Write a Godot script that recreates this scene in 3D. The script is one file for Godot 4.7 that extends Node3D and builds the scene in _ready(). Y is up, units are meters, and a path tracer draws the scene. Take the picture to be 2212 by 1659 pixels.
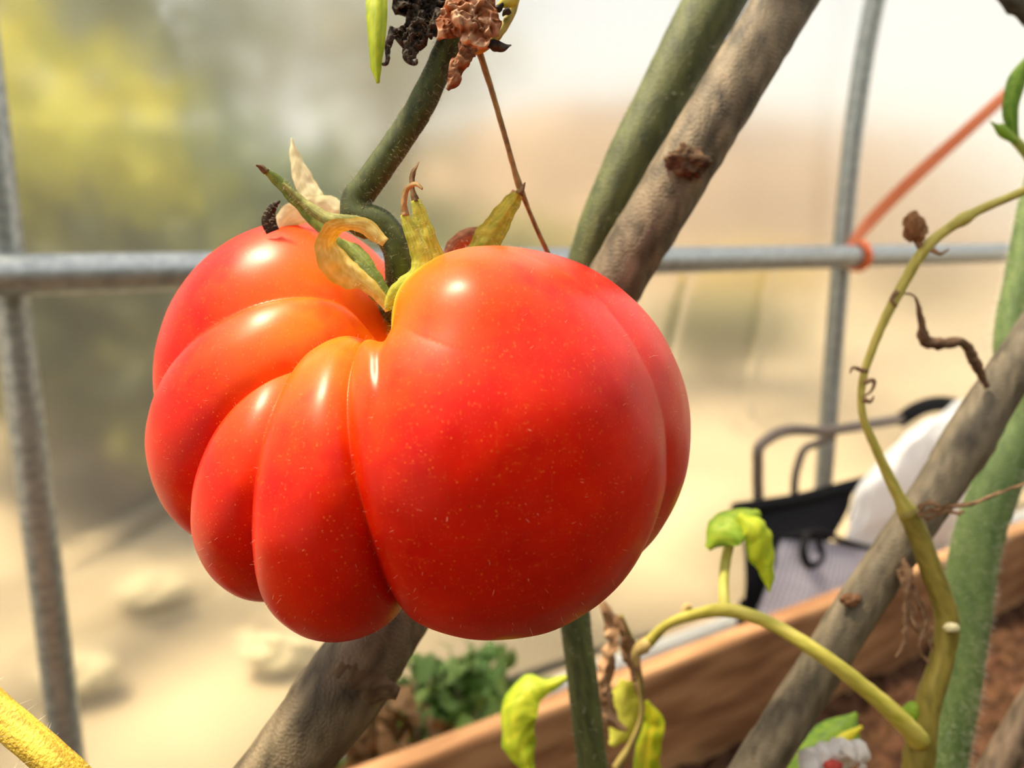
extends Node3D

# A ripe ribbed tomato hanging on its plant inside a film greenhouse.
# Level frame: camera 0.8 m above the path, looking along -Z and 11 degrees down.
const FOCAL := 1661.0
const PITCH := deg_to_rad(11.0)
const EYE := Vector3(0, 0.8, 0)
const OUT := Vector3(-0.52, 0, -0.8542)      # outward normal of the film wall (level)
const ALONG := Vector3(0.8542, 0, -0.52)     # direction along the film wall
const WALL := 1.031                          # metres from the camera to the film wall
const SOIL := 0.22
var noise := FastNoiseLite.new()
var fine := FastNoiseLite.new()
var rng := RandomNumberGenerator.new()
var taken := {}

# ---------------------------------------------------------------- helpers
func pt(px: float, py: float, d: float) -> Vector3:
	var up := Vector3(0, cos(PITCH), -sin(PITCH))
	var ahead := Vector3(0, -sin(PITCH), -cos(PITCH))
	return EYE + d * (Vector3.RIGHT * ((px - 1106.0) / FOCAL) - up * ((py - 829.5) / FOCAL) + ahead)

func at_n(px: float, py: float, n: float) -> Vector3:      # where that ray meets the upright plane n metres out, parallel to the film wall
	var r := pt(px, py, 1.0) - EYE
	return EYE + r * (n / r.dot(OUT))

func frame(a: float, h: float, n: float) -> Vector3:        # metres along the wall, height, metres out
	return ALONG * a + Vector3.UP * h + OUT * n

func line(a: Array) -> Array:                               # [[px, py, depth], ...] to points
	var o := []
	for p in a:
		o.append(p if p is Vector3 else pt(p[0], p[1], p[2]))
	return o

func wide(a: Array, px: Array) -> Array:                    # half widths in image units at each point's depth, to metres
	var o := []
	for k in a.size():
		o.append(px[k] if a[k] is Vector3 else px[k] * a[k][2] / FOCAL)
	return o

func lin(r: float, g: float, b: float) -> Color:
	return Color(r, g, b)

class Geo:
	var v := PackedVector3Array()
	var n := PackedVector3Array()
	var c := PackedColorArray()
	var t := PackedVector2Array()
	var i := PackedInt32Array()
	func grid(P: PackedVector3Array, C: PackedColorArray, nu: int, nv: int, wrap: bool, flip := false) -> void:
		var base := v.size()
		var N := PackedVector3Array()
		N.resize(P.size())
		var last := nu if wrap else nu - 1
		for y in nv - 1:
			for x in last:
				var x1 := (x + 1) % nu
				var a := y * nu + x
				var b := y * nu + x1
				var d := a + nu
				var e := b + nu
				if flip:
					var k := a; a = b; b = k
					k = d; d = e; e = k
				var f1 := (P[b] - P[a]).cross(P[e] - P[a])
				var f2 := (P[e] - P[a]).cross(P[d] - P[a])
				N[a] += f1 + f2; N[e] += f1 + f2; N[b] += f1; N[d] += f2
				i.append(base + a); i.append(base + e); i.append(base + b)
				i.append(base + a); i.append(base + d); i.append(base + e)
		for k in N.size():
			N[k] = N[k].normalized() if N[k].length_squared() > 1e-24 else Vector3.UP
		v.append_array(P); n.append_array(N); c.append_array(C)
		for k in P.size():
			t.append(Vector2(float(k % nu) / maxf(1, nu - 1), float(k / nu) / maxf(1, nv - 1)))
	func mesh() -> ArrayMesh:
		var a := []
		a.resize(Mesh.ARRAY_MAX)
		a[Mesh.ARRAY_VERTEX] = v; a[Mesh.ARRAY_NORMAL] = n; a[Mesh.ARRAY_COLOR] = c; a[Mesh.ARRAY_TEX_UV] = t; a[Mesh.ARRAY_INDEX] = i
		var m := ArrayMesh.new()
		m.add_surface_from_arrays(Mesh.PRIMITIVE_TRIANGLES, a)
		return m

func put(called: String, g: Geo, m: Material, parent: Node = self) -> MeshInstance3D:
	var o := MeshInstance3D.new()
	o.name = called
	var am := g.mesh()
	am.surface_set_material(0, m)
	o.mesh = am
	parent.add_child(o, true)
	return o

func thing(called: String, label: String, category: String, group := "") -> Node3D:
	var o := Node3D.new()
	taken[called] = taken.get(called, -1) + 1
	o.name = called if taken[called] == 0 else "%s_%03d" % [called, taken[called]]
	add_child(o)
	o.set_meta("label", label)
	o.set_meta("category", category)
	if group:
		o.set_meta("group", group)
	return o

func tag(o: Node, kind: String, label := "", category := "") -> void:
	o.set_meta("kind", kind)
	if label:
		o.set_meta("label", label)
	if category:
		o.set_meta("category", category)

func spline(a: Array, r: Array, step: float) -> Array:      # Catmull-Rom through points and radii
	var P := []
	var R := []
	for k in a.size() - 1:
		var p0: Vector3 = a[maxi(k - 1, 0)]
		var p1: Vector3 = a[k]
		var p2: Vector3 = a[k + 1]
		var p3: Vector3 = a[mini(k + 2, a.size() - 1)]
		var m := maxi(2, ceili(p1.distance_to(p2) / step))
		for j in m:
			var f := float(j) / m
			var d1 := p1.distance_to(p2)
			var d0 := maxf(p0.distance_to(p1), 1e-6) if k > 0 else d1
			var d2 := maxf(p2.distance_to(p3), 1e-6) if k < a.size() - 2 else d1
			var s1 := (p2 - p1) / d1
			var m1 := ((p1 - p0) / d0 * d1 + s1 * d0) / (d0 + d1) if k > 0 else s1
			var m2 := (s1 * d2 + (p3 - p2) / d2 * d1) / (d1 + d2) if k < a.size() - 2 else s1
			var f2 := f * f
			var f3 := f2 * f
			P.append(p1 * (2 * f3 - 3 * f2 + 1) + m1 * d1 * (f3 - 2 * f2 + f) + p2 * (3 * f2 - 2 * f3) + m2 * d1 * (f3 - f2))
			R.append(lerpf(r[k], r[k + 1], smoothstep(0, 1, f)))
	P.append(a[-1]); R.append(r[-1])
	return [P, R]

# A swept stalk. c1/c2 are mottled together by noise; bumps = [[fraction, swelling, length], ...]; rough = surface unevenness
func tube(g: Geo, pts: Array, radii: Array, c1: Color, c2: Color, step := 0.003, segs := 14, rough := 0.04, freq := 220.0, bumps := []) -> void:
	var sp := spline(pts, radii, step)
	var P: Array = sp[0]
	var R: Array = sp[1]
	var n := P.size()
	var V := PackedVector3Array()
	var C := PackedColorArray()
	var up := Vector3(0.31, 0.22, 0.92)
	var lastu := Vector3.ZERO
	for k in range(-1, n + 1):
		var q := clampi(k, 0, n - 1)
		var tan: Vector3 = (P[mini(q + 1, n - 1)] - P[maxi(q - 1, 0)]).normalized()
		var u := (lastu if lastu != Vector3.ZERO else up)
		u = (u - tan * u.dot(tan)).normalized()
		lastu = u
		var w := tan.cross(u)
		var f := float(q) / (n - 1)
		for j in segs:
			var an := TAU * j / segs
			var dir := u * cos(an) + w * sin(an)
			var p: Vector3 = P[q]
			var rr: float = R[q]
			for b in bumps:
				rr *= 1.0 + b[1] * exp(-pow((f - b[0]) / b[2], 2))
			var nv := noise.get_noise_3dv((p + dir * rr) * freq)
			rr *= 1.0 + rough * nv + rough * 0.6 * fine.get_noise_3dv((p + dir * rr) * freq * 4.0)
			V.append(p if k == -1 or k == n else p + dir * rr)
			var s := noise.get_noise_3d(p.x * 45 + dir.x * 1.3, p.y * 45 + dir.y * 1.3, p.z * 45 + dir.z * 1.3) * 0.8 + fine.get_noise_3dv((p + dir * rr) * 600.0) * 0.7
			C.append(c1.lerp(c2, clampf(0.5 + s, 0, 1)))
	g.grid(V, C, segs, n + 2, true, true)

# A leaf or sepal: a thin solid ribbon with a cupped or folded section.
# turn: degrees about the spine per point (0 = blade faces the camera); cup > 0 hollows the face; tip colour mixes in towards the end
func blade(g: Geo, pts: Array, half: Array, turn: Array, c1: Color, c2: Color, cup := 0.25, thick := 0.00035, crinkle := 0.0, freq := 300.0, fold := 0.0, step := 0.0012, cross := 9, papery := false) -> void:
	var sp := spline(pts, half, step)
	var P: Array = sp[0]
	var H: Array = sp[1]
	var n := P.size()
	var V := [PackedVector3Array(), PackedVector3Array()]
	var C := [PackedColorArray(), PackedColorArray()]
	var nu := cross * 2
	for k in range(-1, n + 1):
		var q := clampi(k, 0, n - 1)
		var tan: Vector3 = (P[mini(q + 1, n - 1)] - P[maxi(q - 1, 0)]).normalized()
		var f := float(q) / (n - 1)
		var seg := minf(f * (turn.size() - 1), turn.size() - 1.001)
		var deg: float = lerpf(turn[int(seg)], turn[mini(int(seg) + 1, turn.size() - 1)], seg - int(seg))
		var face: Vector3 = (EYE - P[q])
		face = (face - tan * face.dot(tan)).normalized().rotated(tan, deg_to_rad(deg))
		var side := tan.cross(face)
		for j in nu:
			var top := j < cross
			var x := -1.0 + 2.0 * (j if top else nu - 1 - j) / (cross - 1)
			var h: float = H[q]
			var p: Vector3 = P[q] + side * (x * h)
			var lift := -cup * h * (x * x - 0.4) - fold * h * absf(x)
			var ridge := 0.0
			if papery:
				ridge = 1.0 - minf(1.0, 3.2 * absf(noise.get_noise_3dv(p * freq))) * 0.66 - minf(1.0, 4.0 * absf(fine.get_noise_3dv(p * freq * 2.6))) * 0.34
				lift += crinkle * h * (ridge - 0.4)
				p += side * h * 0.30 * noise.get_noise_3d(p.x * freq, p.y * freq + 40.0, p.z * freq) * absf(x)
			elif crinkle > 0.0:
				lift += crinkle * h * (noise.get_noise_3dv(p * freq) * 1.6 + fine.get_noise_3dv(p * freq * 2.0) * 0.8)
				p += side * h * 0.25 * noise.get_noise_3d(p.x * freq, p.y * freq + 40.0, p.z * freq) * absf(x)
			p += face * lift
			var th := thick * (1.0 - x * x)
			p += face * (th if top else -th)
			var si := 0 if top else 1
			V[si].append(P[q] if k == -1 or k == n else p)
			var s := noise.get_noise_3dv(p * 420.0) * 0.6 + fine.get_noise_3dv(p * 1300.0) * 0.4 + (0.25 if absf(x) < 0.12 else 0.0) + 0.22 * sin(x * 17.0 + 3.0 * noise.get_noise_3dv(p * 200.0)) - 0.35 * smoothstep(0.8, 1.0, absf(x))
			C[si].append(c1.lerp(c2, clampf((ridge * 1.25 - 0.3 + 0.3 * s) if papery else 0.5 + s, 0, 1)))
	g.grid(V[0], C[0], cross, n + 2, false)
	g.grid(V[1], C[1], cross, n + 2, false)

func surf(rough := 0.7, back := Color.BLACK, spec := 0.5) -> StandardMaterial3D:
	var m := StandardMaterial3D.new()
	m.vertex_color_use_as_albedo = true
	m.roughness = rough
	m.metallic_specular = spec
	if back != Color.BLACK:
		m.backlight_enabled = true
		m.backlight = back
	return m

func plain(col: Color, rough := 0.8, metal := 0.0) -> StandardMaterial3D:
	var m := StandardMaterial3D.new()
	m.albedo_color = col.linear_to_srgb()
	m.roughness = rough
	m.metallic = metal
	return m

func relief(m: StandardMaterial3D, freq: float, cm: float, scale: float, seed_ := 3) -> void:
	var fn := FastNoiseLite.new()
	fn.seed = seed_
	fn.frequency = freq
	fn.fractal_octaves = 5
	var nt := NoiseTexture2D.new()
	nt.width = 512; nt.height = 512; nt.seamless = true; nt.noise = fn
	m.heightmap_enabled = true
	m.heightmap_texture = nt
	m.heightmap_scale = cm
	m.uv1_triplanar = true
	m.uv1_scale = Vector3.ONE * scale

func grain(m: StandardMaterial3D, a: Color, b: Color, freq: float, scale: Vector3, seed_ := 5, c := Color(-1, 0, 0)) -> void:
	var fn := FastNoiseLite.new()
	fn.seed = seed_
	fn.frequency = freq
	fn.fractal_octaves = 6
	var nt := NoiseTexture2D.new()
	nt.width = 512; nt.height = 512; nt.seamless = true; nt.noise = fn
	var gr := Gradient.new()
	gr.set_color(0, a.linear_to_srgb()); gr.set_color(1, b.linear_to_srgb())
	gr.set_offset(0, 0.25); gr.set_offset(1, 0.75)
	if c.r >= 0:
		gr.add_point(0.5, c.linear_to_srgb())
	nt.color_ramp = gr
	m.albedo_texture = nt
	m.uv1_triplanar = true
	m.uv1_scale = scale

# fine hairs standing on a swept line or a list of [position, normal]
func hairs(spots: Array, length: float, radius: float, m: Material, parent: Node, called := "fine_hair") -> void:
	var g := Geo.new()
	tube(g, [Vector3.ZERO, Vector3(0.06, 0.5, 0), Vector3(0.22, 1.0, 0.05)], [1.0, 0.8, 0.25], Color.WHITE, Color.WHITE, 0.4, 4, 0.0)
	var mesh := g.mesh()
	mesh.surface_set_material(0, m)
	var mm := MultiMesh.new()
	mm.transform_format = MultiMesh.TRANSFORM_3D
	mm.mesh = mesh
	mm.instance_count = spots.size()
	for k in spots.size():
		var nrm: Vector3 = (spots[k][1] + Vector3(rng.randf_range(-1, 1), rng.randf_range(-1, 1), rng.randf_range(-1, 1)) * 0.55).normalized()
		var side := nrm.cross(Vector3(rng.randf_range(-1, 1), rng.randf_range(-1, 1), rng.randf_range(-1, 1))).normalized()
		var l := length * rng.randf_range(0.4, 1.25)
		# the source hair is one unit long and one unit thick: scale each axis on its own
		var b := Basis(side * radius, nrm * l, side.cross(nrm) * radius)
		mm.set_instance_transform(k, Transform3D(b, spots[k][0]))
	var o := MultiMeshInstance3D.new()
	o.name = called
	o.multimesh = mm
	parent.add_child(o, true)
	o.set_meta("kind", "stuff")

func hair_spots(pts: Array, radii: Array, count: int) -> Array:
	var sp := spline(pts, radii, 0.001)
	var P: Array = sp[0]
	var o := []
	for k in count:
		var q := rng.randi_range(1, P.size() - 2)
		var tan: Vector3 = (P[q + 1] - P[q - 1]).normalized()
		var d := Vector3(rng.randfn(), rng.randfn(), rng.randfn())
		d = (d - tan * d.dot(tan)).normalized()
		o.append([P[q] + d * sp[1][q] * 0.97, d])
	return o

# ---------------------------------------------------------------- scene
func _ready() -> void:
	rng.seed = 11
	noise.seed = 7; noise.frequency = 1.0; noise.fractal_octaves = 3
	fine.seed = 21; fine.frequency = 1.0; fine.fractal_octaves = 2
	camera_and_light()
	greenhouse()
	outside()
	raised_bed()
	chair_and_sack()
	tomato()
	stalks()
	withered_truss()
	lower_plants()

func camera_and_light() -> void:
	var cam := Camera3D.new()
	cam.name = "camera"
	var lens := CameraAttributesPhysical.new()
	lens.frustum_focal_length = 12.0 / (829.5 / FOCAL)
	lens.frustum_focus_distance = 0.15
	lens.exposure_aperture = 12.0
	cam.attributes = lens
	cam.fov = rad_to_deg(2.0 * atan(829.5 / FOCAL))
	cam.near = 0.01
	cam.far = 200.0
	cam.position = EYE
	cam.rotation.x = -PITCH
	add_child(cam)
	cam.current = true

	var env := Environment.new()
	env.background_mode = Environment.BG_SKY
	var sky := ProceduralSkyMaterial.new()
	sky.sky_top_color = Color(0.55, 0.66, 0.86)
	sky.sky_horizon_color = Color(0.95, 0.93, 0.87)
	sky.ground_bottom_color = Color(0.45, 0.38, 0.30)
	sky.ground_horizon_color = Color(0.62, 0.56, 0.46)
	sky.sky_curve = 0.5
	sky.sky_energy_multiplier = 0.9
	env.sky = Sky.new()
	env.sky.sky_material = sky
	env.tonemap_mode = Environment.TONE_MAPPER_LINEAR
	env.tonemap_exposure = 2.0
	env.sdfgi_enabled = true
	env.ssao_enabled = true
	env.ssil_enabled = true
	var we := WorldEnvironment.new()
	we.name = "world"
	we.environment = env
	add_child(we)

	var sun := DirectionalLight3D.new()
	sun.name = "sun"
	sun.light_color = Color(1.0, 0.93, 0.80)
	sun.light_energy = 2.5
	sun.light_angular_distance = 8.0
	sun.shadow_enabled = true
	add_child(sun)
	var to_sun := Vector3(-0.36, 0.92, -0.08).normalized()
	sun.look_at_from_position(to_sun, Vector3.ZERO, Vector3.FORWARD)

# inward bend of the hoops with height: upright at first, then over
func bend(h: float) -> float:
	if h <= 0.7:
		return 0.0
	return 1.3 * (1.0 - pow(1.0 - pow(minf((h - 0.7) / 1.3, 1.0), 3.1), 1.0 / 3.1))

func hoop_profile() -> Array:                  # [height, inward distance] round the whole hoop
	var o := [[0.0, 0.0], [0.35, 0.0], [0.7, 0.0]]
	for k in range(1, 13):
		var x := 1.0 - pow(1.0 - k / 12.0, 1.6)
		o.append([0.7 + 1.3 * x, bend(0.7 + 1.3 * x)])
	for k in range(o.size() - 2, -1, -1):
		o.append([o[k][0], 2.6 - o[k][1]])
	return o

func greenhouse() -> void:
	# floor of the path inside
	var g := Geo.new()
	slab(g, frame(-3.2, 0, WALL + 0.05), ALONG * 7.0, -OUT * 2.75, 30, 14, 0.012, lin(0.10, 0.075, 0.05), lin(0.22, 0.17, 0.11), 3.0)
	var fl := put("floor", g, surf(0.95))
	tag(fl, "structure", "brown earth floor of the greenhouse path")

	# hazy film of the near side wall: scatters what lies behind it
	var film := StandardMaterial3D.new()
	film.albedo_color = Color(0.96, 0.955, 0.93, 0.05)
	film.transparency = BaseMaterial3D.TRANSPARENCY_ALPHA
	film.roughness = 0.21
	film.metallic_specular = 0.4
	film.refraction_enabled = true
	film.refraction_scale = 0.03
	film.backlight_enabled = true
	film.backlight = Color(0.20, 0.20, 0.19)
	g = Geo.new()
	var hs := []
	for k in 111:
		hs.append(1.40 * k / 110.0)
	var folds := []
	for f in [[60, 1290, 430, 1075], [100, 1420, 470, 1300], [1500, 620, 1420, 1000], [1690, 580, 1640, 900], [470, 620, 380, 60], [960, 1480, 560, 1380]]:
		var p0 := at_n(f[0], f[1], WALL)
		var p1 := at_n(f[2], f[3], WALL)
		folds.append([Vector2(p0.dot(ALONG), p0.y), Vector2(p1.dot(ALONG), p1.y)])
	for face in [0.0, 0.0012]:
		var V := PackedVector3Array()
		var C := PackedColorArray()
		var na := 420
		for h in hs:
			for k in na:
				var a := -1.6 + 5.2 * k / (na - 1.0)
				var p := frame(a, h, WALL + 0.034 + face - bend(h))
				p += OUT * (0.006 * noise.get_noise_3d(a * 2.0, h * 2.5, 1.0) + 0.004 * noise.get_noise_3d(a * 3.0 + h * 4.0, h * 1.2 - a * 0.8, 5.0) * smoothstep(0.75, 0.3, h))
				for f in folds:
					var q := Vector2(a, h)
					p -= OUT * 0.009 * exp(-pow(q.distance_to(Geometry2D.get_closest_point_to_segment(q, f[0], f[1])) / 0.016, 2))
				V.append(p); C.append(Color.WHITE)
		g.grid(V, C, na, hs.size(), false, face > 0.0)
	var side := put("wall_back", g, film)
	tag(side, "structure", "hazy translucent film wall of the greenhouse behind the plants")

	# film over the roof and the far side
	var clear := StandardMaterial3D.new()
	clear.albedo_color = Color(0.95, 0.95, 0.93, 0.46)
	clear.transparency = BaseMaterial3D.TRANSPARENCY_ALPHA
	clear.roughness = 0.45
	clear.backlight_enabled = true
	clear.backlight = Color(0.95, 0.95, 0.93)
	g = Geo.new()
	var prof := []
	for q in hoop_profile():
		if not (q[0] < 1.40 and q[1] < 1.3):
			prof.append(q)
	prof.push_front([1.40, bend(1.40)])
	sheet(g, prof, -1.6, 3.6, WALL + 0.034)
	var roof := put("ceiling", g, clear)
	tag(roof, "structure", "translucent film stretched over the greenhouse roof")
	for e in [["wall_left", -1.6], ["wall_right", 3.6]]:
		g = Geo.new()
		var V := PackedVector3Array()
		var C := PackedColorArray()
		var pr := hoop_profile()
		for row in 2:
			for q in pr:
				V.append(frame(e[1], q[0] if row else 0.0, WALL - q[1])); C.append(Color.WHITE)
		g.grid(V, C, pr.size(), 2, false)
		tag(put(e[0], g, clear), "structure", "translucent film closing one end of the greenhouse")

	# galvanised tubes of the frame
	var zinc := plain(lin(0.85, 0.87, 0.88), 0.38, 0.8)
	grain(zinc, lin(0.30, 0.33, 0.34), lin(0.48, 0.51, 0.52), 0.02, Vector3.ONE * 6.0, 9)
	var names := {0: "upright grey steel hoop tube at the left edge, carrying the bright rail", 1: "grey steel hoop tube bending over behind the orange tie", -1: "steel hoop tube left of the view", 2: "steel hoop tube right of the view"}
	for k in [0, 1]:
		var t := thing("hoop_tube", names[k], "tube", "hoops of the greenhouse frame")
		var path := []
		for q in hoop_profile():
			path.append(frame(-0.03 + 1.46 * k, q[0] if q[0] > 0.0 else -0.05, WALL - 0.002 - q[1] * 0.975))
		var rad := []
		rad.resize(path.size()); rad.fill(0.019)
		g = Geo.new()
		tube(g, path, rad, Color.WHITE, Color.WHITE, 0.02, 20, 0.0)
		put("tube", g, zinc, t)
		if k == 0 or k == 1:
			g = Geo.new()
			var c := frame(-0.03 + 1.46 * k, 0.757, WALL - 0.019)
			tube(g, [c - Vector3.UP * 0.021, c + Vector3.UP * 0.021], [0.0225, 0.0225], Color.WHITE, Color.WHITE, 0.02, 20, 0.0)
			if k == 0:
				put("clamp", g, zinc, t)
	var t2 := thing("rail_tube", "horizontal shiny grey steel rail running along the film wall", "tube")
	g = Geo.new()
	tube(g, [frame(-1.6, 0.757, WALL - 0.045), frame(1.0, 0.757, WALL - 0.045), frame(3.6, 0.757, WALL - 0.045)], [0.0225, 0.0225, 0.0225], Color.WHITE, Color.WHITE, 0.05, 24, 0.0)
	put("tube", g, zinc, t2)
	t2 = thing("base_tube", "pale grey tube lying on the ground along the foot of the film", "tube")
	g = Geo.new()
	tube(g, [frame(-1.6, 0.035, WALL - 0.05), frame(1.0, 0.035, WALL - 0.05), frame(3.6, 0.035, WALL - 0.05)], [0.02, 0.02, 0.02], Color.WHITE, Color.WHITE, 0.05, 20, 0.0)
	put("tube", g, plain(lin(0.62, 0.64, 0.62), 0.5, 0.1), t2)

	# orange tie knotted round the crossing
	var tie := thing("orange_tie", "orange plastic string tied at the tube crossing and pulled up to the right", "string")
	var orange := surf(0.5, Color(0.6, 0.6, 0.6))
	g = Geo.new()
	var knot := at_n(1838, 528, WALL - 0.062)
	var ring := []
	var rr := []
	for k in 29:
		var a := TAU * k / 12.0
		ring.append(frame(1.420 + 0.006 * (k / 14.0) - 0.004, 0.757 + 0.0275 * sin(a), WALL - 0.045 + 0.0275 * cos(a)))
		rr.append(0.0045)
	tube(g, ring, rr, lin(0.85, 0.14, 0.03), lin(0.95, 0.22, 0.05), 0.006, 8, 0.05)
	put("knot", g, orange, tie)
	g = Geo.new()
	blade(g, [at_n(1842, 524, 0.952), at_n(1870, 490, 0.94), at_n(1960, 398, 0.88), at_n(2090, 280, 0.80), at_n(2260, 126, 0.72), at_n(2700, -270, 0.5)], [0.009, 0.012, 0.012, 0.011, 0.010, 0.008], [10, 10, 10, 10], lin(0.82, 0.24, 0.11), lin(0.90, 0.34, 0.18), 0.1, 0.0004, 0.0, 100.0, 0.0, 0.02, 5)
	put("strand", g, orange, tie)

# a rolling slab of ground
func slab(g: Geo, o: Vector3, u: Vector3, w: Vector3, nu: int, nv: int, amp: float, c1: Color, c2: Color, freq: float, cfreq := 2.0) -> void:
	var V := PackedVector3Array()
	var C := PackedColorArray()
	for y in nv:
		for x in nu:
			var p := o + u * (float(x) / (nu - 1)) + w * (float(y) / (nv - 1))
			p.y += amp * noise.get_noise_3d(p.x * freq, 0, p.z * freq) + amp * 0.5 * fine.get_noise_3d(p.x * freq * 4, 2, p.z * freq * 4)
			V.append(p)
			C.append(c1.lerp(c2, clampf(0.5 + noise.get_noise_3d(p.x * cfreq, 9, p.z * cfreq) * 1.1 + 0.6 * fine.get_noise_3d(p.x * cfreq * 5, 3, p.z * cfreq * 5), 0, 1)))
	g.grid(V, C, nu, nv, false, u.cross(w).y < 0)

func sheet(g: Geo, prof: Array, a0: float, a1: float, n0: float) -> void:
	var V := PackedVector3Array()
	var C := PackedColorArray()
	for q in prof:
		for k in 12:
			V.append(frame(lerpf(a0, a1, k / 11.0), q[0], n0 - q[1])); C.append(Color.WHITE)
	g.grid(V, C, 12, prof.size(), false)

# ---------------------------------------------------------------- beyond the film
func foliage(called: String, where: Vector3, height: float, radius: float, count: int, leaf: float, c1: Color, c2: Color, label: String, group: String, category := "bush", low := 0.1, trunk := lin(0.16, 0.11, 0.07)) -> void:
	var t := thing(called, label, category, group)
	t.position = where
	var g := Geo.new()
	for k in 3 if category == "bush" else 1:
		var a := TAU * k / 3.0 + where.x
		var w := radius * (0.45 if category == "bush" else 0.1)
		tube(g, [Vector3(0.03 * cos(a), -0.05, 0.03 * sin(a)), Vector3(w * 0.5 * cos(a), height * 0.4, w * 0.5 * sin(a)), Vector3(w * cos(a), height * 0.85, w * sin(a))], [height * 0.022 + 0.01, height * 0.018, height * 0.006], trunk, trunk * 1.7, 0.1, 8, 0.1, 20.0)
	put("trunk", g, surf(0.9), t)
	var lg := Geo.new()
	blade(lg, [Vector3.ZERO, Vector3(0, 0.25, 0.03), Vector3(0, 0.6, 0.05), Vector3(0, 1.0, -0.06)], [0.05, 0.25, 0.26, 0.01], [0], Color.WHITE, Color.WHITE, 0.2, 0.006, 0.0, 1.0, 0.0, 0.3, 3)
	var mesh := lg.mesh()
	mesh.surface_set_material(0, surf(0.6, Color(0.75, 0.75, 0.75)))
	var mm := MultiMesh.new()
	mm.transform_format = MultiMesh.TRANSFORM_3D
	mm.use_colors = true
	mm.mesh = mesh
	mm.instance_count = count
	for k in count:
		var d := Vector3(rng.randfn(), rng.randfn(), rng.randfn()).normalized()
		var rr := pow(rng.randf(), 0.45)
		var lump := 1.0 + 0.45 * noise.get_noise_3d(d.x * 2.2 + where.x, d.y * 2.2, d.z * 2.2 + where.z)
		var p := Vector3(d.x * radius * rr * lump, height * (low + (1.0 - low) * 0.5) + d.y * height * (1.0 - low) * 0.5 * rr * lump, d.z * radius * rr * lump)
		var b := Basis.from_euler(Vector3(rng.randf_range(-1.2, 1.2), rng.randf_range(0, TAU), rng.randf_range(-1.2, 1.2)))
		mm.set_instance_transform(k, Transform3D(b.scaled_local(Vector3.ONE * leaf * rng.randf_range(0.7, 1.4)), p))
		mm.set_instance_color(k, c1.lerp(c2, clampf(0.5 + 0.9 * noise.get_noise_3dv((p + where) * 2.6) + rng.randf_range(-0.3, 0.3), 0, 1)))
	var o := MultiMeshInstance3D.new()
	o.name = "foliage"
	o.multimesh = mm
	t.add_child(o, true)
	o.set_meta("kind", "stuff")

func base_of(px: float, n: float) -> Vector3:
	var p := at_n(px, 829.5, n)
	return Vector3(p.x, 0, p.z)

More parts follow.
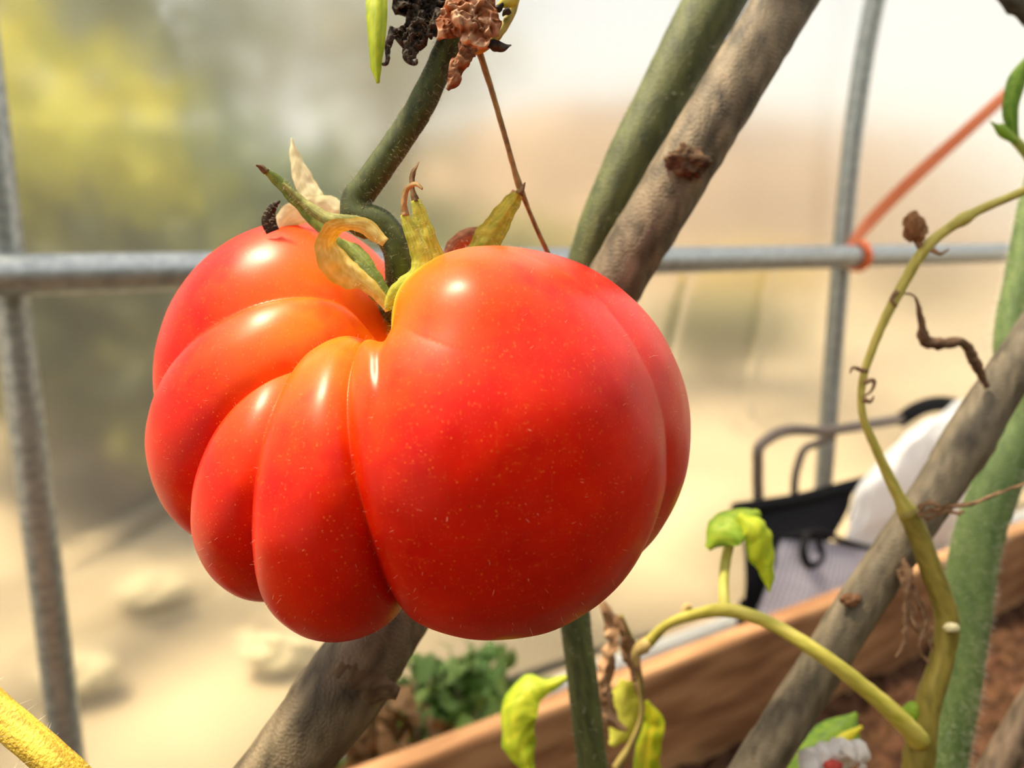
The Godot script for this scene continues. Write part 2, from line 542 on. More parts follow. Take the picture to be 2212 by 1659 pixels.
func outside() -> void:
	# sandy ground
	var g := Geo.new()
	slab(g, frame(-16, -0.02, WALL + 0.06), ALONG * 40.0, OUT * 26.0, 110, 90, 0.05, lin(0.078, 0.060, 0.036), lin(0.385, 0.31, 0.195), 0.9, 1.5)
	var gr := put("ground", g, surf(0.95))
	tag(gr, "structure", "pale sandy ground with dry grass beyond the film")
	g = Geo.new()
	slab(g, frame(-16, -0.06, WALL + 0.3), ALONG * 40.0, -OUT * 22.0, 30, 30, 0.0, lin(0.078, 0.060, 0.036), lin(0.385, 0.31, 0.195), 0.9, 1.5)
	tag(put("ground_001", g, surf(0.95)), "structure", "sandy ground around the greenhouse")

	# brown slope far behind on the right
	g = Geo.new()
	var V := PackedVector3Array()
	var C := PackedColorArray()
	for y in 40:
		for x in 60:
			var a := 1.0 + 22.0 * x / 59.0
			var n := 7.5 + 12.0 * y / 39.0
			var h := 4.0 * smoothstep(7.5, 15.0, n) * smoothstep(1.0, 12.0, a) + 0.35 * noise.get_noise_3d(a * 0.5, 0, n * 0.5)
			var p := frame(a, h - 0.1, n)
			V.append(p)
			C.append(lin(0.11, 0.075, 0.05).lerp(lin(0.28, 0.20, 0.13), clampf(0.5 + noise.get_noise_3d(a * 0.9, 3, n * 0.9) * 1.2, 0, 1)))
	g.grid(V, C, 60, 40, false)
	tag(put("hillside", g, surf(0.95)), "structure", "brown hillside far behind the film on the right")

	var dark := lin(0.055, 0.085, 0.03)
	var olive := lin(0.16, 0.17, 0.06)
	var teal := lin(0.10, 0.17, 0.09)
	var lime := lin(0.42, 0.46, 0.03)
	var straw := lin(0.62, 0.50, 0.18)
	foliage("bush", base_of(150, 3.3), 1.55, 0.62, 1500, 0.10, lime, lin(0.85, 0.78, 0.10), "blurred yellow-lime bush beyond the film at the upper left", "bushes beyond the film")
	foliage("bush", base_of(265, 2.7), 0.86, 0.5, 1500, 0.08, dark, olive, "blurred dark olive bush just beyond the film, left of the tomato", "bushes beyond the film")
	foliage("bush", base_of(520, 3.9), 1.35, 0.75, 1900, 0.10, teal, lin(0.22, 0.30, 0.12), "blurred grey-green bush beyond the film behind the left sepals", "bushes beyond the film")
	foliage("bush", base_of(760, 5.0), 1.35, 0.9, 1700, 0.11, olive, lin(0.35, 0.36, 0.14), "blurred olive bush beyond the film behind the tomato stalk", "bushes beyond the film")
	foliage("bush", base_of(1120, 6.0), 1.0, 0.9, 1500, 0.11, lin(0.30, 0.32, 0.12), straw, "blurred straw-green bush beyond the film, left of the crossing stems", "bushes beyond the film")
	foliage("bush", base_of(1600, 5.6), 0.7, 0.75, 1300, 0.09, straw, lin(0.75, 0.60, 0.20), "blurred straw-yellow low bush beyond the film behind the rail", "bushes beyond the film")
	foliage("bush", base_of(1560, 3.0), 0.48, 0.42, 900, 0.07, olive, lin(0.34, 0.32, 0.12), "blurred olive low bush beyond the film under the rail, right of the tomato", "bushes beyond the film")
	foliage("bush", base_of(1980, 4.4), 0.55, 0.6, 900, 0.08, lin(0.20, 0.15, 0.07), lin(0.45, 0.36, 0.16), "blurred brown dry bush beyond the film right of the bending hoop tube", "bushes beyond the film")
	foliage("bush", base_of(420, 2.5), 0.55, 0.3, 700, 0.07, olive, lin(0.55, 0.55, 0.14), "blurred yellow-olive low bush beyond the film at the tomato's left side", "bushes beyond the film")
	foliage("bush", base_of(1000, 3.6), 0.8, 0.5, 900, 0.08, lin(0.14, 0.18, 0.06), lin(0.42, 0.42, 0.14), "blurred green bush beyond the film behind the dry flower stalk", "bushes beyond the film")
	foliage("tree", base_of(330, 8.5), 4.5, 1.7, 1500, 0.2, teal, lin(0.40, 0.44, 0.14), "hazy green tree far beyond the film at the upper left", "trees beyond the film", "tree", 0.25)
	foliage("tree", base_of(860, 10.0), 5.0, 1.7, 1100, 0.2, lin(0.26, 0.28, 0.16), lin(0.46, 0.44, 0.26), "hazy pale tree far beyond the film at the top middle", "trees beyond the film", "tree", 0.3)

	# pale stones on the ground
	var stone := surf(0.9)
	var spots := [[170, 1470, 0.06, "cream stone on the ground beyond the film near the left hoop tube"], [600, 1420, 0.06, "cream stone beyond the film just left of the thick stalk"], [150, 930, 0.14, "grey-green stone beyond the film beside the left hoop tube"], [330, 1290, 0.07, "long pale stone beyond the film left of the tomato"]]
	for s in spots:
		var r := pt(s[0], s[1], 1.0) - EYE
		var p := EYE + r * (0.8 / -r.y)
		if p.dot(OUT) < WALL + 0.2:
			p = at_n(s[0], 829, WALL + 0.28); p.y = 0.0
		var t := thing("stone", s[3], "stone", "stones beyond the film")
		t.position = p
		g = Geo.new()
		blob(g, Vector3(0, s[2] * 0.2, 0), Vector3(s[2] * 1.1, s[2] * 0.55, s[2] * 0.8), 26, 16, 0.35, 9.0, lin(0.28, 0.24, 0.15), lin(0.44, 0.39, 0.25))
		put("rock", g, stone, t)

func blob(g: Geo, c: Vector3, s: Vector3, nu: int, nv: int, amp: float, freq: float, c1: Color, c2: Color, turn := Basis.IDENTITY) -> void:
	var V := PackedVector3Array()
	var C := PackedColorArray()
	for y in nv:
		var th := PI * y / (nv - 1)
		for x in nu:
			var ph := TAU * x / nu
			var d := Vector3(sin(th) * cos(ph), cos(th), sin(th) * sin(ph))
			var q := 1.0 + amp * noise.get_noise_3dv(d * 1.4 + c * freq) + amp * 0.4 * fine.get_noise_3dv(d * 4.0 + c * freq)
			V.append(c + turn * (d * s * q))
			C.append(c1.lerp(c2, clampf(0.5 + fine.get_noise_3dv(d * 3.0 + c * freq) + 0.5 * noise.get_noise_3dv(d * 9.0), 0, 1)))
	g.grid(V, C, nu, nv, true, false)

# ---------------------------------------------------------------- bed, soil
func box(g: Geo, o: Transform3D, size: Vector3, c1: Color, c2: Color, bev := 0.004) -> void:
	# bevelled box as a loop swept along x
	var h := size * 0.5
	var V := PackedVector3Array()
	var C := PackedColorArray()
	var loop := [Vector2(-h.y + bev, -h.z), Vector2(h.y - bev, -h.z), Vector2(h.y, -h.z + bev), Vector2(h.y, h.z - bev), Vector2(h.y - bev, h.z), Vector2(-h.y + bev, h.z), Vector2(-h.y, h.z - bev), Vector2(-h.y, -h.z + bev)]
	var n := 40
	for k in range(-1, n + 1):
		var x := -h.x + size.x * clampi(k, 0, n - 1) / (n - 1.0)
		for q in loop.size():
			for rep in 2:
				var l: Vector2 = loop[q] if rep == 0 else loop[(q + 1) % loop.size()]
				l = loop[q].lerp(loop[(q + 1) % loop.size()], 0.02 if rep == 0 else 0.98)
				var p := Vector3(x, l.x, l.y)
				if k == -1 or k == n:
					p = Vector3(x, 0, 0)
				p = o * p
				V.append(p)
				C.append(c1.lerp(c2, clampf(0.5 + noise.get_noise_3d(p.dot(ALONG) * 5, p.y * 60, p.dot(OUT) * 60) * 1.2, 0, 1)))
	g.grid(V, C, loop.size() * 2, n + 2, true, false)

func raised_bed() -> void:
	var wood := surf(0.75)
	grain(wood, lin(0.24, 0.11, 0.042), lin(0.46, 0.255, 0.115), 0.012, Vector3(0.8, 5, 5), 4, lin(0.34, 0.175, 0.075))
	var bed := thing("raised_bed", "brown wooden board side of the raised bed running across the lower right", "raised bed")
	var bas := Basis(ALONG, Vector3.UP, -OUT)
	var g := Geo.new()
	box(g, Transform3D.IDENTITY, Vector3(3.4, 0.35, 0.027), Color(0.75, 0.72, 0.7), Color.WHITE)
	put("board", g, wood, bed).transform = Transform3D(bas, frame(0.7, 0.175, 0.562))
	g = Geo.new()
	box(g, Transform3D.IDENTITY, Vector3(3.4, 0.35, 0.027), Color(0.75, 0.72, 0.7), Color.WHITE)
	put("board", g, wood, bed).transform = Transform3D(bas, frame(0.7, 0.175, -0.38))
	for e in [-1.0, 2.4]:
		g = Geo.new()
		box(g, Transform3D.IDENTITY, Vector3(0.97, 0.35, 0.027), Color(0.75, 0.72, 0.7), Color.WHITE)
		put("board", g, wood, bed).transform = Transform3D(Basis(OUT, Vector3.UP, ALONG), frame(e, 0.175, 0.091))
	# soil
	var earth := surf(1.0, Color.BLACK, 0.2)
	relief(earth, 0.03, 0.5, 6.0, 6)
	g = Geo.new()
	var V := PackedVector3Array()
	var C := PackedColorArray()
	for y in 110:
		for x in 330:
			var a := -0.98 + 3.36 * x / 329.0
			var n := -0.366 + 0.914 * y / 109.0
			var h := SOIL + 0.018 * noise.get_noise_3d(a * 6, 0, n * 6) + 0.010 * noise.get_noise_3d(a * 30, 4, n * 30) + 0.006 * fine.get_noise_3d(a * 90, 4, n * 90)
			V.append(frame(a, h, n))
			C.append(lin(0.020, 0.010, 0.006).lerp(lin(0.105, 0.052, 0.029), clampf(0.5 + noise.get_noise_3d(a * 40, 7, n * 40) * 0.7 + fine.get_noise_3d(a * 160, 1, n * 160) * 0.8, 0, 1)))
	g.grid(V, C, 330, 110, false)
	var soil := put("soil", g, earth)
	tag(soil, "stuff", "dark reddish-brown crumbly soil filling the raised bed", "soil")

# ---------------------------------------------------------------- chair, sack
func weave() -> ImageTexture:
	var im := Image.create(128, 128, false, Image.FORMAT_RGB8)
	for y in 128:
		for x in 128:
			var u := (x % 8) / 8.0
			var w := (y % 8) / 8.0
			var thread := absf(sin(PI * u)) * absf(sin(PI * w))
			var over := ((x / 8) + (y / 8)) % 2
			var k := 0.16 + 0.30 * thread + 0.05 * over
			im.set_pixel(x, y, Color(k * 0.98, k * 0.96, k * 1.16).linear_to_srgb())
	return ImageTexture.create_from_image(im)

func quadpatch(g: Geo, corners: Array, nu: int, nv: int, sag: Vector3, col: Color, thick: Vector3) -> void:
	# a cloth patch with thickness between four corners (a, b along the top; c, d along the bottom)
	for s in [0, 1]:
		var V := PackedVector3Array()
		var C := PackedColorArray()
		for y in nv:
			for x in nu:
				var u := float(x) / (nu - 1)
				var w := float(y) / (nv - 1)
				var p: Vector3 = corners[0].lerp(corners[1], u).lerp(corners[2].lerp(corners[3], u), w)
				p += sag * (sin(PI * u) * 0.6 + 0.4) * sin(PI * w) + thick * s
				p += sag.normalized() * 0.006 * noise.get_noise_3dv(p * 12.0)
				V.append(p); C.append(col)
		g.grid(V, C, nu, nv, false, s == 1)

func chair_and_sack() -> void:
	var ch := thing("garden_chair", "garden chair with grey mesh cloth, black frame and curved black arm grip", "chair")
	var black := plain(lin(0.012, 0.012, 0.014), 0.9)
	black.metallic_specular = 0.2
	var steel := plain(lin(0.16, 0.13, 0.11), 0.5, 0.3)
	var mesh_m := StandardMaterial3D.new()
	mesh_m.albedo_texture = weave()
	mesh_m.uv1_scale = Vector3(4, 3, 4)
	mesh_m.roughness = 0.8
	mesh_m.vertex_color_use_as_albedo = true
	mesh_m.backlight_enabled = true
	mesh_m.backlight = Color(0.3, 0.3, 0.34)
	var g := Geo.new()
	# arm: up from the seat frame, along, to the grip
	var arm := [at_n(1640, 1120, 0.80), at_n(1637, 1010, 0.80), at_n(1640, 965, 0.80), at_n(1662, 946, 0.80), at_n(1790, 930, 0.80), at_n(1950, 905, 0.80)]
	tube(g, arm, [0.009, 0.009, 0.009, 0.009, 0.009, 0.009], Color.WHITE, Color.WHITE, 0.01, 10, 0.0)
	put("arm_tube", g, steel, ch)
	g = Geo.new()
	tube(g, [at_n(1715, 1110, 0.83), at_n(1722, 1010, 0.83), at_n(1738, 970, 0.83), at_n(1765, 958, 0.83), at_n(1800, 940, 0.82)], [0.007, 0.007, 0.007, 0.007, 0.007], Color.WHITE, Color.WHITE, 0.01, 10, 0.0)
	put("arm_tube", g, steel, ch)
	g = Geo.new()
	tube(g, [at_n(1946, 908, 0.80), at_n(1980, 885, 0.80), at_n(2020, 873, 0.80), at_n(2055, 874, 0.80), at_n(2080, 884, 0.80)], [0.013, 0.0145, 0.0145, 0.0145, 0.013], Color.WHITE, Color.WHITE, 0.01, 12, 0.0)
	put("arm_grip", g, black, ch)
	g = Geo.new()
	tube(g, [at_n(2078, 883, 0.80), at_n(2120, 915, 0.80), at_n(2150, 1010, 0.80), at_n(2160, 1150, 0.79)], [0.009, 0.009, 0.009, 0.009], Color.WHITE, Color.WHITE, 0.01, 10, 0.0)
	put("arm_tube", g, steel, ch)
	# black side panel hanging from the seat frame
	g = Geo.new()
	quadpatch(g, [at_n(1598, 1096, 0.79), at_n(1850, 1050, 0.80), at_n(1615, 1330, 0.72), at_n(1770, 1190, 0.745)], 14, 12, -OUT * 0.02, Color.WHITE, OUT * 0.006)
	put("side_panel", g, black, ch)
	g = Geo.new()
	tube(g, [at_n(1590, 1100, 0.785), at_n(1700, 1085, 0.79), at_n(1860, 1045, 0.80), at_n(2190, 975, 0.82)], [0.011, 0.012, 0.012, 0.011], Color.WHITE, Color.WHITE, 0.02, 10, 0.0)
	put("seat_frame", g, black, ch)
	# grey mesh
	g = Geo.new()
	quadpatch(g, [at_n(1690, 1165, 0.71), at_n(2212, 1200, 0.72), at_n(1600, 1420, 0.63), at_n(2160, 1420, 0.63)], 30, 20, -OUT * 0.012, Color(1, 1, 1), OUT * 0.002)
	put("mesh_cloth", g, mesh_m, ch)
	g = Geo.new()
	tube(g, [at_n(1690, 1163, 0.712), at_n(1770, 1150, 0.712), at_n(1830, 1172, 0.712), at_n(1920, 1192, 0.713), at_n(2030, 1198, 0.715), at_n(2212, 1196, 0.72)], [0.004, 0.005, 0.005, 0.005, 0.005, 0.005], Color.WHITE, Color.WHITE, 0.01, 8, 0.0)
	put("edge_binding", g, black, ch)
	g = Geo.new()
	tube(g, [at_n(1745, 1150, 0.70), at_n(1735, 1190, 0.69), at_n(1748, 1222, 0.69), at_n(1775, 1200, 0.70), at_n(1768, 1160, 0.705)], [0.006, 0.006, 0.006, 0.005, 0.004], Color.WHITE, Color.WHITE, 0.006, 8, 0.0)
	put("strap", g, black, ch)
	# legs down to the path
	for s in [[1612, 1300, 0.735], [2140, 1100, 0.735], [1650, 1100, 0.84], [2160, 1000, 0.86]]:
		var top := at_n(s[0], s[1], s[2])
		g = Geo.new()
		tube(g, [top, Vector3(top.x, 0.0, top.z) + OUT * 0.02], [0.010, 0.010], Color.WHITE, Color.WHITE, 0.05, 10, 0.0)
		put("leg", g, black, ch)
	# white sack lying on the seat
	var sack := thing("white_sack", "white plastic sack slumped on the garden chair behind the stems", "sack")
	var cloth := surf(0.6, Color(0.8, 0.8, 0.8))
	g = Geo.new()
	var V := PackedVector3Array()
	var C := PackedColorArray()
	var c := at_n(2015, 1055, 0.752)
	for y in 40:
		var th := PI * y / 39.0
		for x in 60:
			var ph := TAU * x / 60
			var d := Vector3(sin(th) * cos(ph), cos(th), sin(th) * sin(ph))
			var q := 1.0 + 0.16 * noise.get_noise_3dv(d * 1.6) + 0.05 * fine.get_noise_3d(d.x * 5, d.y * 2, d.z * 5)
			var s := Vector3(0.235, 0.146, 0.032)
			var p := d * s * q
			p.y += 0.10 * p.x if p.x < 0 else 0.0
			var shear := ALONG * (p.x + 0.35 * p.y) + Vector3.UP * p.y + OUT * p.z
			V.append(c + shear); C.append(lin(0.94, 0.94, 0.95))
	g.grid(V, C, 60, 40, true, false)
	put("bag", g, cloth, sack)

# ---------------------------------------------------------------- the tomato
func tomato() -> void:
	var t := thing("tomato", "large ripe red ribbed tomato hanging in the foreground", "tomato")
	# lobes as ellipsoids in the camera's axes: centre, half axes, then three axis directions
	var E := [
		[-0.05386,0.00058,-0.18865,0.03203,0.03932,0.02932,0.92786,-0.16800,-0.33293,0.14475,0.98503,-0.09364,0.34368,0.03869,0.93829],
		[-0.05447,-0.00607,-0.18167,0.02798,0.03453,0.03025,0.88382,-0.43873,-0.16244,0.41810,0.89651,-0.14651,0.20991,0.06157,0.97578],
		[-0.04706,-0.02000,-0.17108,0.02063,0.02827,0.03166,0.96058,-0.27773,-0.01225,0.27798,0.95898,0.05556,-0.00368,-0.05678,0.99838],
		[-0.03300,-0.02074,-0.16186,0.02319,0.03195,0.03197,0.97246,-0.20086,-0.11820,0.20075,0.97956,-0.01298,0.11839,-0.01111,0.99291],
		[-0.00116,-0.01352,-0.16300,0.03410,0.03929,0.04202,0.85868,-0.10875,0.50084,0.13969,0.98989,-0.02454,-0.49311,0.09104,0.86519],
		[0.00112,-0.01070,-0.17949,0.03980,0.03961,0.04746,0.98087,0.04823,0.18862,0.01970,0.93927,-0.34260,-0.19369,0.33976,0.92035],
		[-0.0070,0.0120,-0.1580,0.0170,0.0142,0.0245,1,0,0,0,1,0,0,0,1],
		[-0.0240,-0.0070,-0.1950,0.0420,0.0330,0.0290,1,0,0,0,1,0,0,0,1]]
	var core := Vector3(-0.02208, -0.00756, -0.178)
	var M := []          # rays are tested in each lobe's unit space
	for e in E:
		var o := core - Vector3(e[0], e[1], e[2])
		var ax: Vector3 = Vector3(e[6], e[7], e[8]) / e[3]
		var ay: Vector3 = Vector3(e[9], e[10], e[11]) / e[4]
		var az: Vector3 = Vector3(e[12], e[13], e[14]) / e[5]
		M.append([ax, ay, az, Vector3(ax.dot(o), ay.dot(o), az.dot(o))])
	var nu := 640
	var nv := 420
	var rows := PackedFloat32Array()
	rows.resize(nu * nv)
	var dirs := PackedVector3Array()
	dirs.resize(nu * nv)
	for y in nv:
		var th := PI * y / (nv - 1)
		for x in nu:
			var w := TAU * x / nu
			var ph := w - 0.55 * sin(w)          # rows of vertices stand closer on the side facing the path
			# ph = 0 points to the path (+z of the camera axes)
			var d := Vector3(sin(th) * sin(ph), cos(th), sin(th) * cos(ph))
			var hit := PackedFloat32Array([0, 0, 0, 0, 0, 0, 0, 0])
			for mi in 8:
				var m: Array = M[mi]
				var u := Vector3(m[0].dot(d), m[1].dot(d), m[2].dot(d))
				var a := u.length_squared()
				var b: float = u.dot(m[3])
				var q: float = b * b - a * (m[3].length_squared() - 1.0)
				if q > 0.0:
					hit[mi] = (-b + sqrt(q)) / a
			# the two lobes of the right half run softly into each other, with the shoulder laid over them
			var big := blend(hit[4], hit[5], 0.0014) - 0.0017 * exp(-absf(hit[4] - hit[5]) / 0.0022)
			big = blend(big, hit[6], 0.0035)
			var best := big
			var second := 0.0
			for mi in [0, 1, 2, 3, 7]:
				if hit[mi] > best:
					second = best; best = hit[mi]
				else:
					second = maxf(second, hit[mi])
			# furrows run where two lobes meet
			rows[y * nu + x] = blend(best, second, 0.0004) - 0.0028 * exp(-(best - second) / 0.0022)
			dirs[y * nu + x] = d
	var V := PackedVector3Array()
	var C := PackedColorArray()
	V.resize(nu * nv); C.resize(nu * nv)
	var toworld := Transform3D(Basis(Vector3.RIGHT, -PITCH), EYE)
	var red := lin(0.66, 0.014, 0.003)
	var deep := lin(0.52, 0.006, 0.003)
	var orange := lin(0.90, 0.20, 0.008)
	var gold := lin(0.52, 0.48, 0.03)
	var scar := pt(832, 672, 0.160)
	for k in nu * nv:
		var p := core + dirs[k] * rows[k]
		# gentle hollows of the skin
		var lx := 1106.0 + p.x / -p.z * FOCAL
		var ly := 829.5 - p.y / -p.z * FOCAL
		if p.z > -0.17:
			# shallow furrow between the big lobe and the small rib at its left shoulder
			var f := (lx - (816.0 + 0.02 * (ly - 700.0))) / 18.0
			if ly > 690 and ly < 900:
				p -= dirs[k] * 0.0016 * exp(-f * f) * smoothstep(900, 780, ly) * smoothstep(690, 715, ly)
		p += dirs[k] * 0.0006 * noise.get_noise_3dv(p * 26.0)
		var hole := exp(-pow((lx - 806.0) / 36.0, 2) - pow((ly - 668.0) / 44.0, 2)) if p.z > -0.19 else 0.0
		p -= dirs[k] * 0.010 * hole
		V[k] = toworld * p
		# pigment: ripe red, mottled orange round the stalk end, green-gold at the scar
		var mott := noise.get_noise_3dv(p * 55.0 + Vector3.ONE * 3.0) * 0.9 + fine.get_noise_3dv(p * 210.0) * 0.3
		var far := V[k].distance_to(scar) + 0.010 * mott
		var col := red.lerp(deep, clampf(0.45 + mott * 0.8, 0, 1))
		col = col.lerp(orange, 0.9 * smoothstep(0.048, 0.012, far) * clampf(0.75 + mott * 0.6, 0, 1))
		col = col.lerp(gold, smoothstep(0.0205, 0.0120, V[k].distance_to(scar) + 0.0045 * mott) * smoothstep(800.0, 835.0, lx))
		C[k] = col
	var g := Geo.new()
	g.grid(V, C, nu, nv, true, true)
	# speckled glossy skin
	var skin := surf(0.37, Color.BLACK, 0.28)
	skin.subsurf_scatter_enabled = true
	skin.subsurf_scatter_strength = 0.16
	skin.clearcoat_enabled = true
	skin.clearcoat = 0.12
	skin.clearcoat_roughness = 0.30
	var im := Image.create(1024, 1024, false, Image.FORMAT_RGBA8)
	im.fill(Color(1.0, 0.62, 0.25, 0.0))
	for k in 1500:
		var cx := rng.randi_range(0, 1023)
		var cy := rng.randi_range(0, 1023)
		var s := rng.randi_range(1, 2) if rng.randf() < 0.85 else 4
		var dark := rng.randf() < 0.06
		for dy in range(-s, s + 1):
			for dx in range(-s, s + 1):
				if dx * dx + dy * dy <= s * s:
					im.set_pixel(posmod(cx + dx, 1024), posmod(cy + dy, 1024), Color(0.25, 0.05, 0.02, 0.6) if dark else Color(1.0, 0.60, 0.22, 0.33))
	skin.detail_enabled = true
	skin.detail_blend_mode = BaseMaterial3D.BLEND_MODE_MIX
	skin.detail_albedo = ImageTexture.create_from_image(im)
	skin.detail_uv_layer = BaseMaterial3D.DETAIL_UV_2
	skin.uv2_triplanar = true
	skin.uv2_scale = Vector3.ONE * 22.0
	put("fruit", g, skin, t)
	# sparse down on the skin
	var spots := []
	for k in 1100:
		var q := rng.randi_range(nu * 20, nu * (nv - 4))
		spots.append([V[q] - g.n[q] * 0.0001, g.n[q]])
	var hm := plain(lin(0.85, 0.72, 0.50), 0.5)
	hairs(spots, 0.0010, 0.000016, hm, t)

	# stalk of the fruit with its knee
	var green := surf(0.75)
	var path := [[1850, -330, 0.238], [1500, -330, 0.215], [1100, -190, 0.185], [1012, -40, 0.170], [985, 60, 0.168], [955, 130, 0.168], [905, 235, 0.168], [850, 320, 0.168], [797, 395, 0.168], [769, 438, 0.168], [776, 470, 0.168], [812, 483, 0.168], [846, 512, 0.168], [860, 560, 0.168], [860, 620, 0.171], [848, 672, 0.180], [838, 700, 0.194]]
	var half := [24, 24, 25, 26, 27, 28, 30, 30, 31, 33, 39, 37, 32, 29, 30, 36, 40]
	g = Geo.new()
	tube(g, line(path), wide(path, half), lin(0.016, 0.026, 0.005), lin(0.062, 0.082, 0.014), 0.0012, 20, 0.07, 500.0)
	put("pedicel", g, green, t)
	hairs(hair_spots(line(path).slice(3), wide(path, half).slice(3), 2600), 0.0014, 0.000016, plain(lin(0.50, 0.47, 0.34), 0.6), t)

	# calyx
	var leafy := surf(0.7, Color(0.8, 0.8, 0.8))
	var dry := surf(0.85, Color(0.8, 0.8, 0.8))
	var yg := lin(0.34, 0.38, 0.03)
	var yg2 := lin(0.66, 0.62, 0.08)
	var gr := lin(0.13, 0.19, 0.03)
	var gr2 := lin(0.34, 0.40, 0.08)
	var cream := lin(0.78, 0.72, 0.42)
	var cream2 := lin(0.94, 0.90, 0.64)
	var brown := lin(0.10, 0.055, 0.025)
	var brown2 := lin(0.30, 0.18, 0.08)
	var gold2 := lin(0.60, 0.42, 0.06)
	# long green sepal to the upper left, with dry tip
	sepal(t, [[842, 640, 0.166], [800, 585, 0.165], [740, 530, 0.1645], [690, 490, 0.164], [640, 432, 0.163], [600, 390, 0.162], [572, 368, 0.161]], [8, 13, 12, 11, 14, 12, 7], [0, 20, 30, 10, 0], gr, gr2, leafy, 0.3, [[576, 372, 0.161], [566, 362, 0.1605], [553, 357, 0.160]], [8, 7, 2], brown, brown2, dry, "long narrow green sepal with a dry tip")
	# short flap from the knee
	sepal(t, [[792, 474, 0.165], [768, 474, 0.1615], [730, 478, 0.160], [690, 462, 0.161], [650, 432, 0.162], [610, 396, 0.1615]], [3, 12, 16, 14, 10, 5], [20, 10, 0], lin(0.17, 0.19, 0.04), lin(0.42, 0.40, 0.12), leafy, 0.5)
	# cream sepal behind
	sepal(t, [[700, 470, 0.178], [678, 430, 0.178], [655, 385, 0.178], [638, 340, 0.178], [630, 298, 0.178]], [26, 25, 20, 12, 2], [15, 10, 0], cream, cream2, dry, 0.3)
	sepal(t, [[760, 468, 0.176], [710, 448, 0.176], [660, 452, 0.177], [622, 470, 0.178], [600, 502, 0.177]], [14, 24, 27, 24, 8], [10, 0, -10], cream, cream2, dry, 0.12)
	# dark hooked tip
	sepal(t, [[590, 500, 0.1725], [580, 475, 0.172], [588, 452, 0.1715], [605, 434, 0.171]], [15, 16, 9, 2], [0], lin(0.018, 0.011, 0.008), lin(0.06, 0.035, 0.02), dry, 0.5, [], [], brown, brown2, null, "dark brown shrivelled sepal hook")
	# broad yellow sepal curling over
	sepal(t, [[838, 672, 0.1575], [820, 640, 0.1565], [790, 612, 0.156], [752, 590, 0.1555], [722, 562, 0.154], [706, 528, 0.1525], [718, 500, 0.1505], [752, 486, 0.149], [795, 496, 0.148], [832, 524, 0.1475]], [7, 14, 18, 33, 36, 27, 22, 16, 22, 11], [-10, -10, 10, 30, 40, 30, 0], gold2, lin(0.78, 0.66, 0.26), dry, 0.35, [], [], brown, brown2, null, "broad yellow sepal curling over itself")
	# two green ones behind it
	sepal(t, [[838, 640, 0.164], [812, 600, 0.1635], [790, 565, 0.164], [764, 540, 0.165], [735, 522, 0.166]], [11, 14, 15, 16, 10], [10, 20], gr, gr2, leafy, 0.4)
	sepal(t, [[834, 652, 0.1615], [808, 618, 0.161], [785, 590, 0.161], [765, 566, 0.162]], [14, 22, 20, 8], [0, 10], gr, lin(0.2, 0.26, 0.05), leafy, 0.3)
	# upright pair right of the stalk
	sepal(t, [[836, 668, 0.1545], [848, 640, 0.153], [872, 612, 0.1515], [898, 598, 0.151], [912, 570, 0.151], [902, 530, 0.151], [886, 492, 0.151], [874, 462, 0.151]], [9, 17, 18, 18, 22, 20, 17, 10], [-20, -20, -10, 0, 20, 10], yg, yg2, leafy, 0.45, [[874, 466, 0.151], [873, 435, 0.1505], [880, 408, 0.150], [897, 398, 0.1495], [912, 408, 0.149]], [9, 7, 6, 6, 3], lin(0.26, 0.13, 0.04), lin(0.55, 0.36, 0.16), dry, "yellow-green upright sepal with a curled brown tip")
	sepal(t, [[945, 610, 0.157], [938, 560, 0.1565], [924, 510, 0.156], [908, 468, 0.156], [898, 432, 0.156]], [24, 23, 20, 17, 11], [10, 10, 0], yg, yg2, leafy, 0.2, [[898, 436, 0.156], [891, 405, 0.156], [893, 375, 0.156], [905, 350, 0.156]], [8, 5, 6, 1], brown, brown2, dry, "yellow-green sepal with a straight black tip")
	# folded sepal at the right, over the shoulder
	sepal(t, [[1022, 575, 0.172], [1045, 530, 0.172], [1075, 485, 0.172], [1105, 440, 0.172], [1126, 412, 0.172]], [32, 32, 27, 19, 9], [-5, 0], yg, yg2, leafy, -0.2, [[1122, 420, 0.1715], [1130, 405, 0.1715], [1134, 394, 0.1715]], [9, 5, 1], brown, brown2, dry, "yellow-green folded sepal over the right shoulder", 0.5)
	sepal(t, [[968, 560, 0.178], [985, 530, 0.178], [1012, 512, 0.178], [1050, 500, 0.178], [1085, 455, 0.178], [1112, 412, 0.178]], [14, 20, 18, 12, 12, 6], [20, 10], lin(0.22, 0.09, 0.05), lin(0.45, 0.24, 0.14), dry, 0.4, [], [], brown, brown2, null, "dry reddish-brown sepal")

func blend(a: float, b: float, k: float) -> float:
	var m := maxf(a, b)
	return m + k * log(1.0 + exp(-absf(a - b) / k))

func sepal(t: Node, a: Array, half: Array, turn: Array, c1: Color, c2: Color, m: Material, cup: float, tip := [], tip_half := [], tc1 := Color.BLACK, tc2 := Color.BLACK, tm: Material = null, label := "", fold := 0.0) -> void:
	var g := Geo.new()
	blade(g, line(a), wide(a, half), turn, c1, c2, cup, 0.00013, 0.09, 190.0, fold, 0.0006, 13)
	var o := put("sepal", g, m, t)
	if label:
		o.set_meta("label", label)
	if tip:
		g = Geo.new()
		blade(g, line(tip), wide(tip, tip_half), [0, 30], tc1, tc2, 0.6, 0.0003, 0.3, 500.0, 0.0, 0.0005, 7)
		put("dry_tip", g, tm, o)
	hairs(hair_spots(line(a), wide(a, half.map(func(x): return x * 0.6)), 90), 0.0010, 0.000016, plain(lin(0.80, 0.76, 0.60), 0.5), o)

# ---------------------------------------------------------------- stalks of the plants
func root_to(a: Array, d: Vector3) -> Array:
	a.append(d)
	return a

